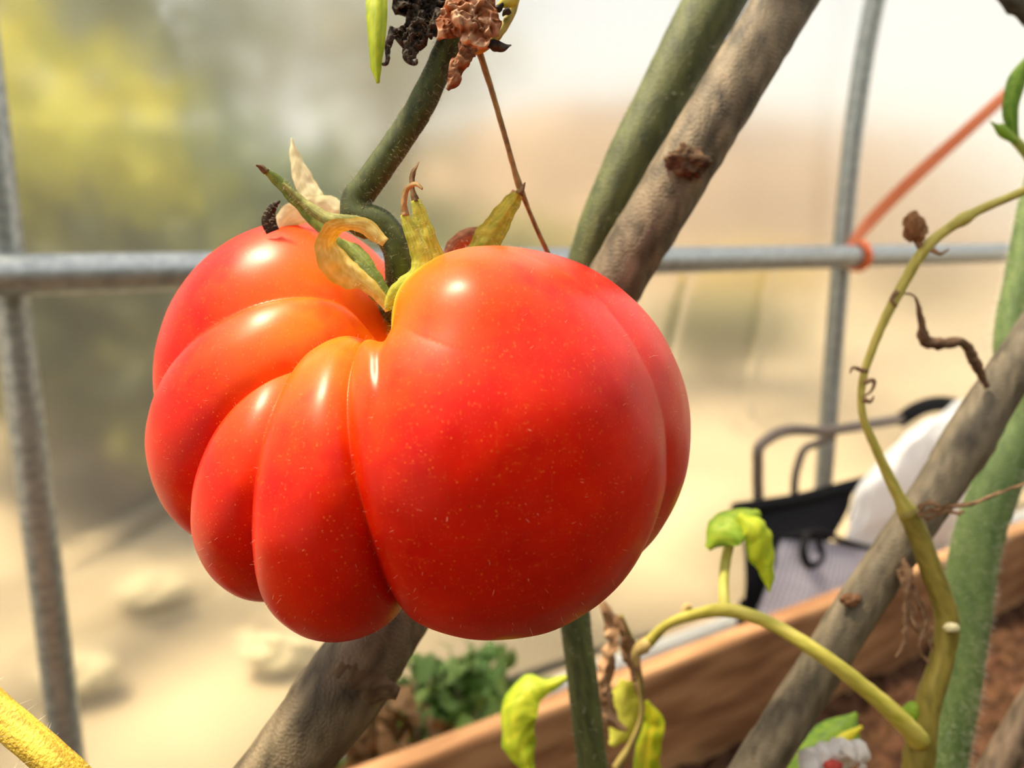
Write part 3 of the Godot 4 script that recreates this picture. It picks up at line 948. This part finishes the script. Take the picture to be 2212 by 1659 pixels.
func stalk(label: String, a: Array, half: Array, c1: Color, c2: Color, rough: float, bumps: Array, called := "plant_stem", hairy := 0, m: Material = null, bump := 0.04) -> Node3D:
	var t := thing(called, label, "stem", "stems of the tomato plants")
	var g := Geo.new()
	tube(g, line(a), wide(a, half), c1, c2, 0.0035, 26, rough, 160.0, bumps)
	var mm := m if m else surf(0.62)
	if m == null:
		relief(mm, 0.03, bump, 60.0, 8)
	put("stem", g, mm, t)
	if hairy:
		hairs(hair_spots(line(a), wide(a, half), hairy), 0.0026, 0.00004, plain(lin(0.82, 0.80, 0.66), 0.5), t)
	return t

func soil_at(px: float, depth: float) -> Vector3:
	var p := pt(px, 829.5, depth)
	return Vector3(p.x, SOIL - 0.02, p.z)

func stalks() -> void:
	var bark1 := lin(0.040, 0.028, 0.012)
	var bark2 := lin(0.25, 0.195, 0.12)
	# main stalk, passing behind the fruit
	var a := [[2150, -760, 0.250], [1890, -320, 0.240], [1697, 0, 0.235], [1514, 300, 0.232], [1340, 590, 0.236], [1100, 980, 0.250], [880, 1290, 0.226], [738, 1490, 0.205], [610, 1660, 0.200], [440, 1880, 0.205], soil_at(380, 0.26)]
	var t := stalk("thick brown-grey main stalk slanting behind the tomato from lower left to top right", a, [60, 62, 65, 65, 64, 66, 74, 84, 84, 84, 0.011], bark1, bark2, 0.05, [[0.445, 0.10, 0.02], [0.36, 0.07, 0.02]])
	# leaf scar
	var g := Geo.new()
	var c := pt(1485, 352, 0.2235)
	blob(g, c, Vector3(0.0060, 0.0040, 0.0030), 30, 18, 0.7, 900.0, lin(0.03, 0.014, 0.008), lin(0.15, 0.08, 0.035), Basis(Vector3(0, 0, 1), -0.3))
	put("leaf_scar", g, surf(0.9), t)
	g = Geo.new()
	var b := [[735, 1462, 0.203], [775, 1474, 0.202], [808, 1482, 0.201], [838, 1490, 0.200], [860, 1499, 0.200]]
	tube(g, line(b), wide(b, [62, 56, 40, 20, 13]), lin(0.05, 0.03, 0.017), lin(0.18, 0.12, 0.065), 0.0012, 18, 0.15, 500.0)
	put("side_bud", g, surf(0.9), t)
	# dark green stem just behind it
	a = [[1900, -560, 0.278], [1700, -250, 0.274], [1545, 0, 0.268], [1405, 260, 0.264], [1300, 470, 0.262], [1262, 580, 0.264], [1230, 900, 0.275], [1236, 1280, 0.262], [1256, 1450, 0.258], [1280, 1660, 0.256], [1300, 1850, 0.26], soil_at(1330, 0.30)]
	stalk("dark green stem left of the main stalk, reappearing below the tomato", a, [64, 64, 64, 55, 44, 40, 36, 34, 33, 33, 33, 0.0055], lin(0.035, 0.048, 0.010), lin(0.11, 0.13, 0.032), 0.03, [], "plant_stem", 1500)
	# grey stem at the right
	a = [[2420, 420, 0.290], [2270, 680, 0.280], [2165, 830, 0.275], [2062, 1000, 0.270], [1935, 1190, 0.265], [1855, 1310, 0.262], [1742, 1490, 0.258], [1640, 1650, 0.255], [1480, 1900, 0.255], soil_at(1440, 0.30)]
	t = stalk("grey-brown stem slanting across the lower right in front of the board", a, [47, 47, 46, 46, 45, 46, 47, 48, 50, 0.0085], lin(0.070, 0.055, 0.032), lin(0.21, 0.17, 0.11), 0.05, [[0.44, 0.16, 0.018], [0.17, 0.14, 0.015]])
	g = Geo.new()
	blob(g, pt(1838, 1296, 0.2555), Vector3(0.0032, 0.0022, 0.0014), 20, 12, 0.6, 900.0, lin(0.10, 0.04, 0.02), lin(0.34, 0.17, 0.08))
	put("leaf_scar", g, surf(0.9), t)
	# green stem rising at the right edge
	a = [[2330, 150, 0.33], [2232, 440, 0.325], [2200, 600, 0.32], [2168, 750, 0.315], [2150, 900, 0.315], [2135, 1010, 0.315]]
	a = [[2330, 150, 0.34], [2236, 440, 0.335], [2206, 600, 0.33], [2186, 750, 0.325], [2215, 900, 0.318], [2160, 1030, 0.312], [2112, 1165, 0.308], [2090, 1300, 0.305], [2068, 1465, 0.302], [2040, 1640, 0.30], [2010, 1850, 0.30], soil_at(1995, 0.35)]
	t = stalk("thick pale-edged hairy green stem at the right edge", a, [30, 31, 32, 36, 42, 46, 48, 48, 47, 46, 46, 0.008], lin(0.075, 0.14, 0.035), lin(0.17, 0.25, 0.075), 0.04, [], "plant_stem", 16000)
	# small corner stem at the lower right
	a = [[2330, 1380, 0.33], [2240, 1520, 0.33], [2160, 1655, 0.33], [2060, 1830, 0.33], soil_at(2030, 0.36)]
	stalk("brown stem cutting the lower right corner over the soil", a, [36, 36, 36, 36, 0.007], bark1, lin(0.22, 0.15, 0.10), 0.05, [])
	# yellow stem in the lower left corner
	a = [[-420, 1250, 0.175], [-150, 1415, 0.165], [20, 1560, 0.158], [118, 1645, 0.155], [300, 1830, 0.158], soil_at(330, 0.20)]
	stalk("bright yellow stem crossing the lower left corner", a, [36, 36, 36, 37, 38, 0.004], lin(0.42, 0.25, 0.015), lin(0.78, 0.56, 0.06), 0.04, [], "plant_stem", 500)

	# thin yellow-green vine at the right, thickening downwards
	var vine := thing("thin_vine", "thin yellow-green vine arching down at the right with dry nodes", "stem", "stems of the tomato plants")
	var vm := surf(0.6, Color(0.25, 0.25, 0.25))
	a = [[2420, 290, 0.25], [2212, 412, 0.25], [2100, 462, 0.25], [2005, 530, 0.25], [1945, 625, 0.25], [1890, 740, 0.25], [1862, 830, 0.25], [1862, 890, 0.25], [1895, 975, 0.25], [1940, 1070, 0.25], [1965, 1115, 0.25]]
	g = Geo.new()
	tube(g, line(a), wide(a, [9, 9, 10, 12, 11, 9, 8, 8, 10, 13, 22]), lin(0.30, 0.27, 0.03), lin(0.58, 0.50, 0.11), 0.0025, 14, 0.08, 300.0, [[0.335, 0.5, 0.015]])
	put("upper_shoot", g, vm, vine)
	a = [[1958, 1100, 0.25], [1985, 1160, 0.25], [2015, 1240, 0.25], [2045, 1340, 0.25], [2035, 1420, 0.25], [2005, 1520, 0.25], [1985, 1640, 0.25], [1970, 1850, 0.255], soil_at(1965, 0.30)]
	g = Geo.new()
	tube(g, line(a), wide(a, [21, 22, 23, 24, 24, 26, 32, 34, 0.006]), lin(0.15, 0.12, 0.012), lin(0.33, 0.27, 0.05), 0.0025, 18, 0.06, 300.0, [[0.27, 0.15, 0.02]])
	put("lower_stem", g, vm, vine)
	var dry := surf(0.9, Color(0.3, 0.3, 0.3))
	var db1 := lin(0.12, 0.06, 0.03)
	var db2 := lin(0.36, 0.22, 0.12)
	g = Geo.new()
	blob(g, pt(1976, 492, 0.249), Vector3(0.0032, 0.0047, 0.0030), 22, 16, 0.5, 700.0, lin(0.16, 0.07, 0.025), lin(0.38, 0.19, 0.08), Basis(Vector3(0, 0, 1), 0.3))
	tube(g, line([[1982, 520, 0.25], [1995, 545, 0.25]]), [0.0012, 0.0012], db1, db2, 0.001, 8, 0.1)
	put("dry_bud", g, dry, vine)
	for hook in [[[1938, 630, 0.2485], [1926, 648, 0.248], [1938, 662, 0.248]], [[1872, 802, 0.2495], [1856, 798, 0.249], [1842, 794, 0.249], [1836, 806, 0.249]], [[1866, 826, 0.249], [1888, 822, 0.249], [1884, 842, 0.249], [1864, 858, 0.249]], [[1864, 862, 0.249], [1880, 868, 0.249], [1888, 856, 0.249]], [[2012, 538, 0.249], [2030, 548, 0.248], [2050, 538, 0.248]]]:
		g = Geo.new()
		var w := []
		for k in hook.size():
			w.append(6.0 - 4.0 * k / (hook.size() - 1))
		tube(g, line(hook), wide(hook, w), db1, db2, 0.0008, 8, 0.2, 600.0)
		put("dry_stub", g, dry, vine)
	# pale rootlet at the joint, and the dry strands hanging there
	g = Geo.new()
	blob(g, pt(2056, 1356, 0.2455), Vector3(0.0026, 0.0015, 0.0015), 16, 10, 0.3, 500.0, lin(0.60, 0.55, 0.30), lin(0.75, 0.70, 0.45))
	put("pale_node", g, dry, vine)
	var shred := thing("dried_leaf_strands", "dried brown leaf strands hanging from the vine joint", "dried leaf")
	var paths := [[[1985, 1115, 0.246], [2030, 1098, 0.243], [2090, 1090, 0.24], [2150, 1068, 0.24], [2230, 1038, 0.24]], [[2000, 1125, 0.246], [2040, 1105, 0.243], [2075, 1112, 0.242]], [[1985, 1100, 0.246], [2010, 1085, 0.244], [2050, 1108, 0.243], [2084, 1105, 0.242]], [[1935, 1200, 0.262], [1965, 1240, 0.25], [1955, 1310, 0.25], [1948, 1400, 0.25], [1935, 1420, 0.25]], [[1950, 1215, 0.256], [1980, 1290, 0.25], [2000, 1340, 0.25], [1985, 1400, 0.25], [2012, 1440, 0.25]], [[1940, 1230, 0.256], [1962, 1290, 0.252], [1975, 1350, 0.25], [2010, 1390, 0.25], [2020, 1450, 0.25]]]
	for q in paths.size():
		g = Geo.new()
		var w := []
		for k in paths[q].size():
			w.append((9.0 if q > 2 else 7.0) * (1.0 - 0.6 * k / (paths[q].size() - 1)))
		blade(g, line(paths[q]), wide(paths[q], w), [20, 70, -30, 50, 0], db1, db2, 0.5, 0.0003, 0.8, 260.0, 0.0, 0.0012, 5)
		put("strand", g, dry, shred)
	# curled brown tendril
	var ten := thing("dry_tendril", "dark brown curled dry tendril beside the right-hand vine", "tendril")
	a = [[1942, 634, 0.252], [1975, 640, 0.256], [1990, 690, 0.258], [1998, 735, 0.26], [2040, 742, 0.262], [2080, 740, 0.264], [2105, 780, 0.266], [2132, 836, 0.268]]
	g = Geo.new()
	tube(g, line(a), wide(a, [2, 2.5, 7, 13, 12, 9, 12, 6]), lin(0.07, 0.035, 0.018), lin(0.24, 0.14, 0.075), 0.0012, 10, 0.35, 420.0)
	put("tendril", g, dry, ten)

	# side shoot with a drooping leaf
	var shoot := thing("side_shoot", "yellow-green side shoot arching over the board, carrying a drooping lime leaf", "shoot")
	a = [[1985, 1600, 0.246], [1965, 1575, 0.243], [1860, 1480, 0.240], [1750, 1398, 0.240], [1650, 1340, 0.248], [1565, 1318, 0.256], [1500, 1328, 0.262], [1440, 1350, 0.266], [1402, 1388, 0.27]]
	g = Geo.new()
	tube(g, line(a), wide(a, [24, 21, 18, 16, 14, 15, 12, 10, 12]), lin(0.38, 0.36, 0.03), lin(0.66, 0.58, 0.12), 0.003, 14, 0.06, 300.0)
	put("petiole", g, vm, shoot)
	a = [[1566, 1322, 0.256], [1563, 1260, 0.262], [1572, 1190, 0.266], [1585, 1150, 0.264]]
	g = Geo.new()
	tube(g, line(a), wide(a, [13, 11, 11, 9]), lin(0.40, 0.40, 0.05), lin(0.62, 0.58, 0.14), 0.003, 12, 0.05, 300.0)
	put("leaf_stalk", g, vm, shoot)
	var lime := surf(0.55, Color(0.95, 0.95, 0.95))
	g = Geo.new()
	a = [[1640, 1105, 0.268], [1600, 1122, 0.264], [1560, 1145, 0.262], [1528, 1185, 0.262]]
	blade(g, line(a), wide(a, [10, 42, 42, 8]), [20, 30, 10], lin(0.22, 0.42, 0.03), lin(0.50, 0.62, 0.05), 0.2, 0.0003, 0.12, 120.0, 0.2, 0.0015, 9)
	put("leaf", g, lime, shoot)
	g = Geo.new()
	a = [[1595, 1112, 0.263], [1632, 1140, 0.260], [1648, 1195, 0.259], [1658, 1240, 0.259], [1662, 1278, 0.259]]
	blade(g, line(a), wide(a, [12, 34, 30, 16, 3]), [-30, -20, 0], lin(0.42, 0.58, 0.03), lin(0.66, 0.70, 0.04), 0.3, 0.0003, 0.1, 120.0, 0.2, 0.0015, 9)
	put("leaf", g, lime, shoot)
	g = Geo.new()
	a = [[1478, 1330, 0.269], [1484, 1310, 0.269], [1494, 1318, 0.269]]
	tube(g, line(a), wide(a, [9, 8, 4]), lin(0.45, 0.30, 0.12), lin(0.65, 0.48, 0.22), 0.001, 10, 0.3, 400.0)
	put("dry_stub", g, dry, shoot)
	g = Geo.new()
	a = [[1402, 1385, 0.27], [1388, 1398, 0.27], [1372, 1415, 0.27], [1376, 1440, 0.27]]
	tube(g, line(a), wide(a, [13, 15, 9, 4]), lin(0.48, 0.34, 0.10), lin(0.70, 0.52, 0.2), 0.001, 12, 0.3, 400.0)
	put("dry_knob", g, dry, shoot)
	g = Geo.new()
	a = [[1975, 1580, 0.250], [1958, 1552, 0.249], [1975, 1530, 0.249], [1995, 1522, 0.25]]
	blade(g, line(a), wide(a, [5, 18, 16, 3]), [0], lin(0.25, 0.45, 0.03), lin(0.45, 0.60, 0.05), 0.3)
	put("leaf", g, lime, shoot)

	# sprout in the upper right
	var sp := thing("leafy_sprout", "small bright green sprout with slim leaves at the upper right edge", "sprout")
	g = Geo.new()
	a = [[2330, 470, 0.29], [2240, 360, 0.29], [2195, 305, 0.288], [2160, 270, 0.287]]
	tube(g, line(a), wide(a, [12, 11, 10, 6]), lin(0.25, 0.34, 0.05), lin(0.42, 0.50, 0.10), 0.003, 12, 0.05, 300.0)
	put("stem", g, vm, sp)
	g = Geo.new()
	a = [[2196, 308, 0.287], [2184, 240, 0.286], [2196, 180, 0.286], [2225, 110, 0.287]]
	blade(g, line(a), wide(a, [8, 17, 20, 3]), [30, 20], lin(0.10, 0.24, 0.02), lin(0.30, 0.48, 0.05), 0.3)
	put("leaf", g, lime, sp)
	g = Geo.new()
	a = [[2192, 306, 0.286], [2168, 285, 0.285], [2140, 263, 0.285]]
	blade(g, line(a), wide(a, [6, 12, 2]), [20], lin(0.22, 0.42, 0.03), lin(0.40, 0.58, 0.08), 0.3)
	put("leaf", g, lime, sp)
	var tw := thing("dark_twig", "dark twig tip poking into the top right corner", "twig")
	g = Geo.new()
	a = [[2150, -12, 0.30], [2190, 8, 0.30], [2240, 40, 0.30], [2400, 90, 0.30], [2520, 330, 0.30]]
	tube(g, line(a), wide(a, [5, 20, 24, 20, 20]), lin(0.02, 0.018, 0.012), lin(0.07, 0.06, 0.04), 0.003, 12, 0.25, 300.0)
	put("twig", g, surf(0.9), tw)

# ---------------------------------------------------------------- dry things above the fruit
func withered_truss() -> void:
	var dry := surf(0.8, Color(0.85, 0.85, 0.85))
	var t := thing("dried_blossom", "crumpled orange-brown dried blossom at the top of the fruit stalk", "dried flower")
	var r1 := lin(0.34, 0.10, 0.03)
	var r2 := lin(0.92, 0.62, 0.40)
	var sheets := [
		[[[1040, -60, 0.160], [1032, -10, 0.159], [1022, 40, 0.158], [1000, 85, 0.159]], [30, 46, 56, 40], [10, -10, 20]],
		[[[1000, -50, 0.164], [985, 10, 0.162], [968, 55, 0.160], [945, 86, 0.160]], [16, 30, 26, 4], [40, 20, 0]],
		[[[1050, 10, 0.159], [1062, 45, 0.158], [1068, 80, 0.159]], [18, 26, 10], [-30, -10]],
		[[[1025, 40, 0.157], [1012, 70, 0.157], [1000, 95, 0.159]], [44, 50, 24], [0, 30]]]
	for s in sheets:
		var g := Geo.new()
		blade(g, line(s[0]), wide(s[0], s[1]), s[2], r1, r2, 0.3, 0.00010, 0.62, 120.0, 0.0, 0.0003, 35, true)
		put("petal", g, dry, t)
	var g := Geo.new()
	var a := [[1018, 82, 0.159], [1000, 118, 0.158], [985, 150, 0.158], [982, 172, 0.158], [966, 194, 0.158]]
	blade(g, line(a), wide(a, [26, 22, 16, 14, 4]), [10, 40, -20, 20], lin(0.22, 0.075, 0.03), lin(0.60, 0.30, 0.15), 0.5, 0.00012, 0.8, 180.0, 0.0, 0.0004, 19, true)
	put("hanging_petal", g, dry, t)
	g = Geo.new()
	a = [[1000, 112, 0.166], [1035, 104, 0.165], [1062, 88, 0.164], [1086, 62, 0.164], [1102, 32, 0.164], [1112, 0, 0.164], [1118, -50, 0.165]]
	tube(g, line(a), wide(a, [10, 12, 11, 9, 10, 11, 10]), lin(0.26, 0.20, 0.03), lin(0.55, 0.48, 0.12), 0.001, 12, 0.15, 500.0)
	put("peduncle", g, surf(0.7), t)
	var black := surf(0.9)
	for q in [[[[1052, 97, 0.162], [1070, 100, 0.161], [1085, 104, 0.161], [1104, 97, 0.161]], [8, 13, 11, 1]], [[[1100, 20, 0.162], [1092, 26, 0.162], [1086, 34, 0.162]], [8, 8, 2]], [[[1086, 8, 0.162], [1076, 18, 0.162], [1062, 20, 0.162]], [4, 8, 1]]]:
		g = Geo.new()
		blade(g, line(q[0]), wide(q[0], q[1]), [20], lin(0.012, 0.010, 0.010), lin(0.06, 0.045, 0.035), 0.5, 0.0005, 0.4, 500.0, 0.0, 0.0006, 7)
		put("dead_sepal", g, black, t)
	g = Geo.new()
	a = [[1075, 12, 0.163], [1090, 6, 0.162], [1105, -2, 0.162], [1116, -22, 0.162]]
	blade(g, line(a), wide(a, [4, 12, 16, 8]), [0], lin(0.55, 0.50, 0.06), lin(0.80, 0.74, 0.20), 0.3)
	put("sepal", g, surf(0.7, Color(0.8, 0.8, 0.8)), t)
	var strand := thing("dry_strand", "thin brown dry flower stalk hanging behind the tomato's shoulder", "dry stalk")
	g = Geo.new()
	a = [[1033, 104, 0.166], [1048, 150, 0.168], [1068, 215, 0.17], [1088, 285, 0.172], [1108, 355, 0.174], [1120, 396, 0.175], [1140, 448, 0.177], [1162, 500, 0.179], [1188, 556, 0.182]]
	tube(g, line(a), wide(a, [8, 7, 6, 6, 6, 8, 5, 5, 5]), lin(0.10, 0.055, 0.015), lin(0.36, 0.22, 0.07), 0.0012, 10, 0.15, 500.0)
	put("stalk", g, surf(0.7), strand)
	hairs(hair_spots(line(a), wide(a, [8, 7, 6, 6, 6, 8, 5, 5, 5]), 120), 0.0008, 0.000014, plain(lin(0.75, 0.62, 0.4), 0.5), strand)

	# black withered leaf
	var w := thing("withered_leaf", "blackened shrivelled leaf hanging at the top left of the fruit stalk", "withered leaf")
	var k1 := lin(0.012, 0.009, 0.007)
	var k2 := lin(0.10, 0.072, 0.05)
	var bits := [
		[[[985, -70, 0.172], [960, -20, 0.170], [935, 25, 0.168], [915, 70, 0.167]], [20, 24, 22, 12], [0, 40, 0]],
		[[[940, -50, 0.168], [900, -10, 0.166], [868, 15, 0.165], [850, 25, 0.165]], [30, 38, 26, 8], [20, -20]],
		[[[945, 0, 0.166], [915, 45, 0.165], [880, 75, 0.164], [848, 72, 0.164]], [26, 40, 30, 8], [-20, 30, 10]],
		[[[900, 40, 0.163], [892, 80, 0.163], [888, 110, 0.163], [894, 128, 0.163]], [20, 26, 18, 6], [40, -10]],
		[[[945, 20, 0.163], [940, 60, 0.163], [925, 80, 0.163]], [14, 20, 8], [50, 20]],
		[[[855, 62, 0.163], [842, 85, 0.163], [836, 110, 0.163], [838, 128, 0.163]], [12, 8, 7, 6], [0, 30]],
		[[[838, 126, 0.163], [834, 138, 0.163], [824, 138, 0.163], [819, 131, 0.163]], [5, 4, 3, 1.5], [0]],
		[[[884, 110, 0.162], [878, 122, 0.162], [886, 134, 0.162], [898, 136, 0.162], [900, 128, 0.162]], [8, 8, 6, 5, 3], [0]],
		[[[950, -20, 0.168], [951, 20, 0.168], [946, 44, 0.168]], [4, 5, 1], [0]]]
	for s in bits:
		g = Geo.new()
		blade(g, line(s[0]), wide(s[0], s[1]), s[2], k1, k2, 0.6, 0.0002, 1.0, 260.0, 0.0, 0.0004, 21, true)
		put("shred", g, surf(0.95), w)
		hairs(hair_spots(line(s[0]), wide(s[0], s[1]), 50), 0.0009, 0.000016, plain(lin(0.30, 0.22, 0.15), 0.6), w)

	var l := thing("lime_leaf", "slim lime-green leaf hanging from the top edge left of the blackened leaf", "leaf")
	g = Geo.new()
	a = [[900, -420, 0.19], [830, -200, 0.175], [814, -60, 0.166], [814, 20, 0.163], [812, 90, 0.162], [812, 140, 0.162], [816, 179, 0.162]]
	blade(g, line(a), wide(a, [6, 18, 23, 22, 18, 13, 4]), [0, 10], lin(0.34, 0.46, 0.015), lin(0.62, 0.68, 0.03), 0.15, 0.0003, 0.05, 120.0, 0.25, 0.0015, 9)
	put("blade", g, surf(0.55, Color(0.95, 0.95, 0.95)), l)

# ---------------------------------------------------------------- low plants at the bottom
func lower_plants() -> void:
	# more tomato plants on the near side of the path, behind the photographer
	for k in 5:
		foliage("tomato_plant", frame(-0.9 + 0.75 * k, 0.0, -0.95 - 0.12 * (k % 2)), 1.55, 0.42, 700, 0.13, lin(0.05, 0.10, 0.02), lin(0.16, 0.22, 0.05), "leafy green tomato plant behind the photographer, %s" % ["nearest the left end film", "second from the left end film", "middle of the row", "second from the right end of the row", "last towards the right end film"][k], "tomato plants behind the photographer", "bush", 0.05)
	var lime := surf(0.55, Color(0.95, 0.95, 0.95))
	var dry := surf(0.85, Color(0.4, 0.4, 0.4))
	var l := thing("drooping_leaf", "drooping yellow-lime leaf left of the green stem under the tomato", "leaf")
	var g := Geo.new()
	var a := [[1236, 1458, 0.30], [1190, 1478, 0.298], [1140, 1492, 0.296], [1112, 1540, 0.294], [1118, 1610, 0.292], [1150, 1680, 0.29]]
	blade(g, line(a), wide(a, [4, 14, 38, 42, 40, 10]), [10, 20, 30, 10], lin(0.30, 0.46, 0.015), lin(0.72, 0.72, 0.05), 0.25, 0.0003, 0.12, 90.0, 0.2, 0.002, 9)
	put("blade", g, lime, l)
	l = thing("lime_leaflet", "bright yellow-green leaflet hanging right of the green stem by the board", "leaf")
	g = Geo.new()
	a = [[1352, 1470, 0.30], [1345, 1520, 0.30], [1340, 1570, 0.30], [1320, 1610, 0.30]]
	blade(g, line(a), wide(a, [14, 34, 30, 8]), [0, 10], lin(0.50, 0.52, 0.05), lin(0.72, 0.70, 0.14), 0.3, 0.0003, 0.1, 90.0, 0.1, 0.002, 9)
	put("blade", g, lime, l)
	g = Geo.new()
	a = [[1395, 1515, 0.302], [1412, 1560, 0.302], [1400, 1600, 0.302], [1395, 1690, 0.302]]
	blade(g, line(a), wide(a, [6, 24, 26, 30]), [0, 20, 0], lin(0.34, 0.50, 0.015), lin(0.76, 0.64, 0.03), 0.3, 0.0003, 0.15, 90.0, 0.1, 0.002, 9)
	put("blade", g, lime, l)
	g = Geo.new()
	a = [[1330, 1660, 0.296], [1362, 1610, 0.296], [1385, 1550, 0.296], [1384, 1480, 0.296], [1370, 1400, 0.294], [1340, 1330, 0.29]]
	tube(g, line(a), wide(a, [10, 8, 6, 6, 6, 6]), lin(0.16, 0.12, 0.03), lin(0.36, 0.28, 0.08), 0.003, 10, 0.1, 300.0)
	put("leaf_stalk", g, dry, l)
	var d := thing("dried_leaf", "curled brown dried leaf hanging beside the green stem under the tomato", "dried leaf")
	for s in [[[[1300, 1300, 0.285], [1318, 1360, 0.285], [1310, 1430, 0.285], [1300, 1500, 0.285], [1330, 1560, 0.287]], [8, 22, 18, 22, 8]], [[[1310, 1310, 0.287], [1345, 1370, 0.287], [1362, 1420, 0.287], [1368, 1470, 0.288]], [6, 14, 20, 10]], [[[1285, 1470, 0.283], [1290, 1510, 0.283], [1318, 1555, 0.284], [1352, 1578, 0.286]], [8, 16, 14, 6]]]:
		g = Geo.new()
		blade(g, line(s[0]), wide(s[0], s[1]), [20, 60, 0, 40], lin(0.20, 0.085, 0.035), lin(0.58, 0.36, 0.20), 0.6, 0.0003, 0.6, 160.0, 0.0, 0.0015, 9)
		put("shred", g, dry, d)
	# leaf with a white and red flower at the bottom
	var f := thing("small_flower", "white flower with a red spot at the bottom edge in front of the soil", "flower")
	var wm := surf(0.6, Color(0.5, 0.5, 0.5))
	for k in 5:
		g = Geo.new()
		var c := [[1830, 1652, 0.26], [1858 - 26 * k, 1618 + 10 * absi(k - 1), 0.255], [1878 - 34 * k, 1612 + 26 * absi(k - 1), 0.255]]
		blade(g, line(c), wide(c, [10, 30, 10]), [0], lin(0.72, 0.66, 0.62), lin(0.86, 0.84, 0.80), 0.4, 0.0004, 0.25, 150.0, 0.0, 0.0012, 7)
		put("petal", g, wm, f)
	g = Geo.new()
	blob(g, pt(1800, 1655, 0.250), Vector3(0.003, 0.002, 0.002), 14, 10, 0.3, 400.0, lin(0.40, 0.03, 0.02), lin(0.55, 0.07, 0.05))
	put("red_spot", g, wm, f)
	g = Geo.new()
	a = [[1826, 1655, 0.262], [1815, 1740, 0.27], [1800, 1900, 0.28], soil_at(1790, 0.33)]
	tube(g, line(a), wide(a, [8, 9, 10, 0.002]), lin(0.14, 0.22, 0.04), lin(0.25, 0.34, 0.07), 0.004, 10, 0.05, 300.0)
	put("stem", g, wm, f)
	l = thing("variegated_leaf", "green leaf with a yellow edge behind the white flower at the bottom", "leaf")
	g = Geo.new()
	a = [[1850, 1540, 0.29], [1820, 1570, 0.288], [1770, 1610, 0.286], [1720, 1670, 0.284], [1690, 1760, 0.284], soil_at(1685, 0.33)]
	blade(g, line(a), wide(a, [5, 36, 42, 40, 10, 0.002]), [20, 10], lin(0.10, 0.22, 0.04), lin(0.34, 0.52, 0.04), 0.3, 0.0003, 0.15, 90.0, 0.2, 0.002, 9)
	put("blade", g, lime, l)
	g = Geo.new()
	a = [[1862, 1570, 0.284], [1825, 1595, 0.282], [1785, 1625, 0.281]]
	blade(g, line(a), wide(a, [4, 12, 8]), [0], lin(0.62, 0.58, 0.03), lin(0.80, 0.74, 0.06), 0.2)
	put("yellow_edge", g, lime, l)
	# weeds along the foot of the film
	foliage("weed", base_of(915, 0.86), 0.20, 0.15, 420, 0.035, lin(0.08, 0.17, 0.03), lin(0.26, 0.38, 0.08), "green leafy weed at the foot of the film below the tomato", "weeds at the foot of the film", "bush", 0.05)
	foliage("weed", base_of(1010, 0.90), 0.20, 0.09, 300, 0.035, lin(0.08, 0.20, 0.03), lin(0.30, 0.42, 0.12), "green leafy weed at the foot of the film left of the lime leaf", "weeds at the foot of the film", "bush", 0.05)
	foliage("weed", base_of(825, 0.80), 0.24, 0.07, 260, 0.035, lin(0.13, 0.09, 0.03), lin(0.34, 0.19, 0.08), "reddish-brown weed on the path right of the thick stalk", "weeds at the foot of the film", "bush", 0.05)
